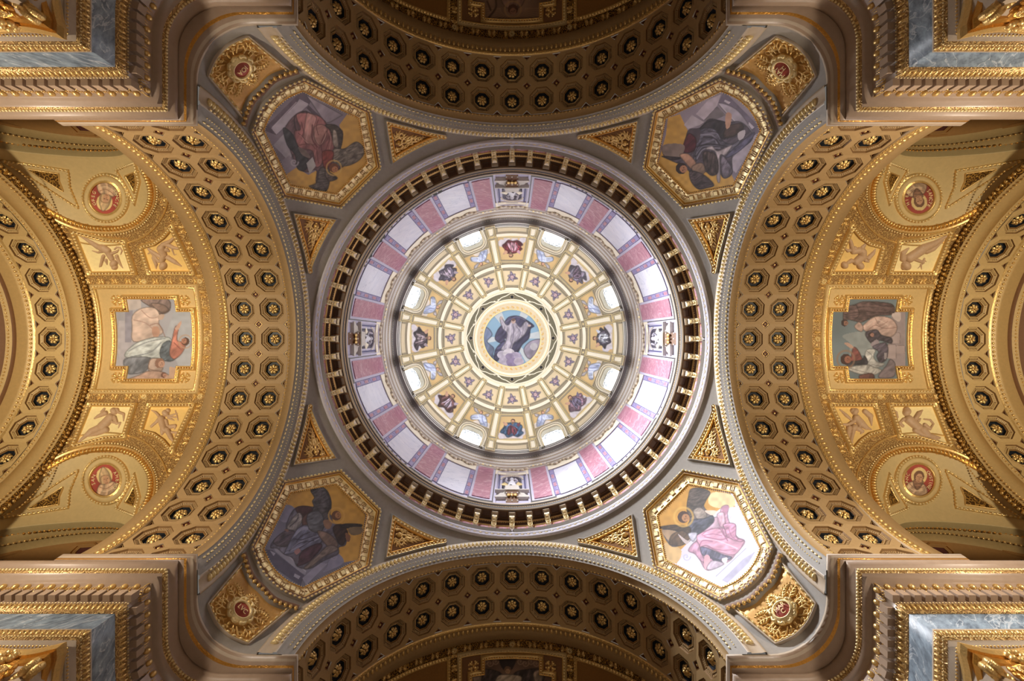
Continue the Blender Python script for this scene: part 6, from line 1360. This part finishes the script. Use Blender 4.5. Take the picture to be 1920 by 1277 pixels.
rim('crown_bead', ROSE(89.5), D, 0, .05, .14, (.06, .05, .05), GOLDP, dm, EGG)
frame('crown_ring', ROSE(87.3), D, [(0, .02), (.4, .08), (4.5, .08), (5.2, .0)], [IVORY], dm)
for i in range(8):
    a = 2*PI*i/8+PI/2; Pk, N = D(pol(np.array([78.0]), np.array([a]))); b = Buf(); t = np.linspace(0, 2*PI, 17)[:-1]; T = np.array([-math.sin(a), math.cos(a), 0]); B2 = np.cross(N[0], T); cc = np.cos(t)[:, None]*T+np.sin(t)[:, None]*B2
    L = [Pk[0]+cc*.20+N[0]*.02, Pk[0]+cc*.20+N[0]*.09, Pk[0]+cc*.15+N[0]*.09, Pk[0]+cc*.14+N[0]*.035]; V, q, rw = skin(L, True); b.add(V, q, [0 if r < 2 else 1 for r in rw]); b.add(L[3], [tuple(range(16))], 1)
    b.out('round_opening', [OLIVE, BLACK], dm)  # black disc paints the dark of the hole
# ------------------------------------------------------------------ corner piers: entablature, capital, shaft
def path_e(y, x, c, n=9, end=25.0, end_arm=None):
    """plan line of one moulding: along the side pier face, round the hollow corner, along the nave face"""
    e = end_arm or end; P = [(e, y)]+[(e+(x-e)*i/6, y) for i in range(1, 7)]
    P = [(end, y), ((end+x)/2, y), (x, y), (x, (y+c)/2), (x, c)]
    r = x-c; P += [(c+r*math.cos(t), c+r*math.sin(t)) for t in np.linspace(0, PI/2, n)[1:-1]] if r > 0 else []
    P += [(c, x), ((y+c)/2, x), (y, x), (y, (end+x)/2), (y, end)]
    return np.array(P)
def p3(y, x, c, h, end=25.0): P = path_e(y, x, c, 13, end); return np.c_[P, np.full(len(P), h)]
CC = 9.07
LAY = [  # height, plan y, plan x, corner centre, material of the strip up to the next line
 (11.86, 7.56, 10.98, CC, 0), (11.90, 7.52, 10.94, CC, 0), (12.14, 7.52, 10.94, CC, 1), (12.20, 7.48, 10.90, CC, 1), (12.46, 7.45, 10.86, CC, 0), (12.50, 7.45, 10.86, CC, 0), (12.52, 7.51, 10.90, CC, 2),
 (13.28, 7.51, 10.90, CC, 1), (13.30, 7.47, 10.88, CC, 1), (13.62, 7.42, 10.84, CC, 3), (13.66, 7.42, 10.84, CC, 3), (14.02, 7.42, 10.84, CC, 1), (14.06, 7.34, 10.80, CC, 3), (14.10, 7.34, 10.80, CC, 3), (14.40, 7.24, 10.74, CC, 3),
 (14.44, 7.24, 10.74, CC, 3), (14.46, 7.07, 10.62, CC, 4), (14.62, 7.05, 10.58, CC, 1), (14.66, 7.02, 10.55, CC, 1), (14.78, 6.99, 10.52, CC, 4), (14.84, 6.99, 10.52, CC, 4), (14.92, 6.93, 10.46, CC, 4), (15.04, 6.89, 10.42, CC, 4), (15.14, 6.90, 10.43, CC, 4), (15.16, 7.2, 10.6, CC, 4)]
PLAB = {'upper left': 'massive moulded corner entablature with blue-grey marble frieze, upper left, darkest marble return', 'upper right': 'massive moulded corner entablature with blue-grey marble frieze, upper right', 'lower left': 'massive moulded corner entablature with blue-grey marble frieze, lower left', 'lower right': 'massive moulded corner entablature with blue-grey marble frieze, lower right, brightest ledge'}
db = Buf(); db.box((-.10, 0, 0), (.10, .20, .30), 0); ME_DENT = db.me('dentil', [TAUPE])
eb = Buf(); v_, q_ = tri_sphere(10, 7); eb.add(v_*[.085, .085, .11]+[0, .02, .14], q_, 0)
for s in (-1, 1):
    for t in range(5):
        u = t/4; eb.add(tri_sphere(5, 3)[0]*[.018, .03, .05]+[s*(.125+.02*math.sin(u*3)), -.01, .02+.24*u], tri_sphere(5, 3)[1], 0)
ME_EGG = eb.me('egg', [GOLD], True)
def pier(sx, sy, tag):
    M = np.diag([sx, sy, 1.0]); e = thing('entablature', PLAB[tag], 'entablature', M @ np.array([11, 8, 13.5]), 'corner entablatures of the crossing piers')
    mats = [CREAM, ORN, BLUEM, TAUPE, TAUPE]
    groups = [('architrave', 0, 6), ('frieze', 6, 7), ('cornice', 7, len(LAY)-1)]
    for nm, i0, i1 in groups:
        L = [p3(y, x, c, h) @ M.T for h, y, x, c, m in LAY[i0:i1+1]]
        ms = [LAY[i][4] for i in range(i0, i1)]; u = sorted(set(ms))
        skin_obj(nm, L, [mats[j] for j in u], e, [u.index(j) for j in ms])
    # ledge that carries arches and pendentive
    LG = [(15.14, 6.90, 10.43, 9.07), (15.18, 6.89, 10.30, 8.5), (15.24, 6.88, 10.26, 8.4), (15.28, 6.87, 10.16, 8.3), (15.36, 6.86, 10.12, 8.28), (15.40, 6.85, 10.06, 8.26), (15.48, 6.85, 10.06, 8.26), (15.52, 7.1, 10.2, 8.26)]
    skin_obj('ledge', [p3(y, x, c, h, 14.35) @ M.T for h, y, x, c in LG], [CREAM, GOLDD, TAUPE], e, [2, 1, 2, 0, 2, 0, 0])
    def course(name, tmpl, h, y, x, c, step, sc, m, dn=0.35, end=21.0):
        P = p3(y, x, c, h, end); Q, T = resample(P, step=step); N = np.stack([-T[:, 1], T[:, 0], np.zeros(len(T))], -1); ctr = np.array([0, 0, h]); fl = np.sign(((ctr-Q)*N).sum(1)); N = N*fl[:, None]; N[:, 2] = -dn; N /= np.linalg.norm(N, axis=1)[:, None]
        v, q = scatter(tmpl, Q @ M.T, T @ M.T, N @ M.T, sc); return mk(name, v, q, m, e, None, True, None, 'stuff')
    course('bead_course', EGG, 14.72, 6.99, 10.52, CC, .105, (.045, .05, .04), GOLDP)
    course('leaf_course', EGG, 13.47, 7.44, 10.86, CC, .15, (.05, .13, .04), GOLD)
    course('bead_course', OCT, 14.08, 7.32, 10.79, CC, .09, (.035, .035, .035), GOLD)
    course('leaf_course', EGG, 12.34, 7.465, 10.875, CC, .14, (.045, .11, .04), GOLD)
    course('bead_course', OCT, 12.21, 7.47, 10.89, CC, .08, (.03, .03, .03), GOLDP)
    course('bead_course', OCT, 11.9, 7.52, 10.94, CC, .09, (.035, .035, .035), GOLD)
    course('bead_course', OCT, 13.64, 7.41, 10.83, CC, .09, (.03, .03, .03), GOLDP)
    for name, me, h, y, x, step in (('dentil', ME_DENT, 13.70, 7.42, 10.84, .31), ('egg', ME_EGG, 14.10, 7.29, 10.77, .36)):
        P = p3(y, x, CC, h, 16.6); Q, T = resample(P, step=step)
        for i in range(len(Q)):
            if max(Q[i][0]*F/h-960, Q[i][1]*F/h-660) > 30: continue
            n_ = np.array([-T[i][1], T[i][0]]); n_ = n_*np.sign(-(Q[i][:2] @ n_))
            X = np.array([n_[1], -n_[0]]); Y = n_; W = Matrix(((X[0]*sx, Y[0]*sx, 0, 0), (X[1]*sy, Y[1]*sy, 0, 0), (0, 0, 1, 0), (0, 0, 0, 1)))
            W.translation = Vector(M @ Q[i]-org(e)); o = bpy.data.objects.new(name, me); link(o, e)
            if sx*sy < 0: W = W @ Matrix.Diagonal((-1, 1, 1, 1))
            o.matrix_local = W
    # gilded capital
    cx, cy = 12.0, 8.52; K = 1.16
    g = thing('capital', 'gilded leafy capital with curved top slab in the %s corner' % tag, 'capital', M @ np.array([cx, cy, 10.6]), 'gilded capitals in the picture corners')
    def slab(z0, z1, k, nm, m):
        P = []
        for q in range(4):
            a = PI/2*q; c, s = math.cos(a), math.sin(a)
            for t in np.linspace(-1, 1, 13)[:-1] if True else []:
                u = k*(1-.17*(1-t*t)) if abs(t) < .999 else k*.985; v = t*k*.94; P.append((u*c-v*s, u*s+v*c))
        P = np.array(P); b = Buf(); n = len(P); V = np.vstack([np.c_[P+[cx, cy], np.full(n, z0)], np.c_[P*1.03+[cx, cy], np.full(n, (z0+z1)/2)], np.c_[P*.98+[cx, cy], np.full(n, z1)]]) @ M.T
        b.add(V, [(j*n+i, j*n+(i+1) % n, j*n+n+(i+1) % n, j*n+n+i) for j in range(2) for i in range(n)]+[tuple(range(n))[::-1], tuple(range(2*n, 3*n))]); return b.out(nm, [m], g)
    slab(11.30, 11.55, K*.97, 'abacus', GOLDD); slab(11.55, 11.84, K*1.03, 'abacus_top', GOLD)
    an = np.linspace(0, 2*PI, 33)[:-1]; bell = [np.stack([cx+r*np.cos(an), cy+r*np.sin(an), np.full(32, z)], -1) @ M.T for r, z in ((.70, 9.3), (.72, 9.9), (.76, 10.5), (.86, 11.0), (.98, 11.3))]
    skin_obj('bell', bell, [GOLDD], g, None, True, True)
    def leaf(a, z0, hgt, wd, r0, lean, nm='acanthus_leaf'):
        L = []; ca, sa = math.cos(a), math.sin(a)
        for t in np.linspace(0, 1, 11):
            r = r0+lean*t*t*t*1.1+.06*math.sin(t*PI); z = z0+hgt*(t-.28*max(0, t-.72)**1*3.0*(t)); w_ = wd*math.sin(PI*(.22+.74*t))*(1+.16*math.cos(t*26)); rowp = []
            for s in np.linspace(-1, 1, 9): rr = r-.10*s*s*(1-t*.5)+.025*math.cos(s*9); v = s*w_; rowp.append((cx+rr*ca-v*sa, cy+rr*sa+v*ca, z-.10*abs(s)*t))
            L.append(np.array(rowp) @ M.T)
        o = skin_obj(nm, L, [GOLDD], g, None, False, True); s_ = o.modifiers.new('thick', 'SOLIDIFY'); s_.thickness = .03; return o
    for i in range(8): leaf(2*PI*i/8, 9.3, .95, .30, .74, .34)
    for i in range(8): leaf(2*PI*(i+.5)/8, 9.45, 1.45, .30, .76, .46)
    for i in range(8): leaf(2*PI*(i+.25)/8+.1, 10.3, .85, .16, .82, .36, 'upper_leaf')
    for q in range(4):                                           # corner volutes and inner scrolls
        for s_, ofs in ((-1, 0), (1, 0)):
            a = PI/4+q*PI/2; d = np.array([math.cos(a), math.sin(a)]); p_ = np.array([-d[1], d[0]]); b = Buf(); prev = None
            for t in np.linspace(0, 13, 60):
                if t < 3: u = .80+.22*t; z = 10.45+.26*t; wr = .06+.006*t
                else:
                    th = (t-3)*.95; rr = .19*(1-(t-3)/11.5); u = 1.42+rr*math.sin(th)*1.0-.0; z = 11.05+rr*math.cos(th); wr = .075*(1-.4*(t-3)/10)
                P = np.array([cx+d[0]*u+p_[0]*s_*(.10-.03*min(t, 3)/3), cy+d[1]*u+p_[1]*s_*(.10-.03*min(t, 3)/3), z])
                if prev is not None: v, qq = scatter(EGG, ((P+prev)/2)[None], (P-prev)[None]+1e-6, np.array([[p_[0], p_[1], 0.01]]), (.12, wr*.9, .085)); b.add(v, qq)
                prev = P
            b.V = [v @ M.T for v in b.V]; b.out('volute', [GOLD], g, True)
        a = q*PI/2; d = np.array([math.cos(a), math.sin(a)]); fb = Buf()
        for i in range(7):
            t = 2*PI*i/7; P = np.array([cx+d[0]*(K*.86), cy+d[1]*(K*.86), 11.5])+np.array([-d[1]*math.cos(t)*.15, d[0]*math.cos(t)*.15, math.sin(t)*.15]); v, qq = scatter(EGG, P[None], np.array([[0, 0, 1.0]]), np.array([[d[0], d[1], 0]]), (.10, .10, .10)); fb.add(v, qq)
        fb.V = [v @ M.T for v in fb.V]; fb.out('abacus_flower', [GOLD], g, True)
        for s_ in (-1, 1):
            b = Buf()
            for t in np.linspace(0, 7, 26):
                rr = .20*(1-t/9); P = np.array([cx, cy])+d*(.98+.03*t/7)+np.array([-d[1], d[0]])*s_*(.30-rr*math.cos(t)); v, qq = scatter(EGG, np.array([[P[0], P[1], 10.95+rr*math.sin(t)]]), np.array([[0, 0, 1.0]]), np.array([[d[0], d[1], 0]]), (.07, .07, .09)); b.add(v, qq)
            b.V = [v @ M.T for v in b.V]; b.out('inner_scroll', [GOLD], g, True)
            c2 = np.array([cx, cy])+d*.92+np.array([-d[1], d[0]])*s_*.62; lb_ = Buf()
            for i in range(9):
                t = i/8; P = np.array([c2[0]+d[0]*.12*t, c2[1]+d[1]*.12*t, 10.3+.7*t])+RNG.normal(0, .03, 3); v, qq = scatter(EGG, P[None], np.array([[d[0]*.4, d[1]*.4, 1.0]]), np.array([[d[0], d[1], 0]]), (.14, .07+.03*math.sin(i*2), .06)); lb_.add(v, qq)
            lb_.V = [v @ M.T for v in lb_.V]; lb_.out('caulis', [GOLDD], g, True)
    s = structure('wall_pier_%s' % tag.replace(' ', '_'), tuple(M @ np.array([12, 12, 5])))
    b = Buf(); P = path_e(7.6, 11.0, CC, 9, 23.6); n = len(P)
    V = np.vstack([np.c_[P, np.full(n, -1.6)], np.c_[P, np.full(n, 11.9)]]) @ M.T; b.add(V, [(i, i+1, n+i+1, n+i) for i in range(n-1)]); b.out('shaft_wall', [CREAM], s)
    cyn = [np.stack([cx+r*np.cos(an), cy+r*np.sin(an), np.full(32, z)], -1) @ M.T for r, z in ((.78, -1.6), (.68, 9.25), (.75, 9.28), (.75, 9.34))]; skin_obj('column_shaft', cyn, [PINKM], s, None, True, True)
for (sx, sy), tag in QUAD: pier(sx, sy, tag)
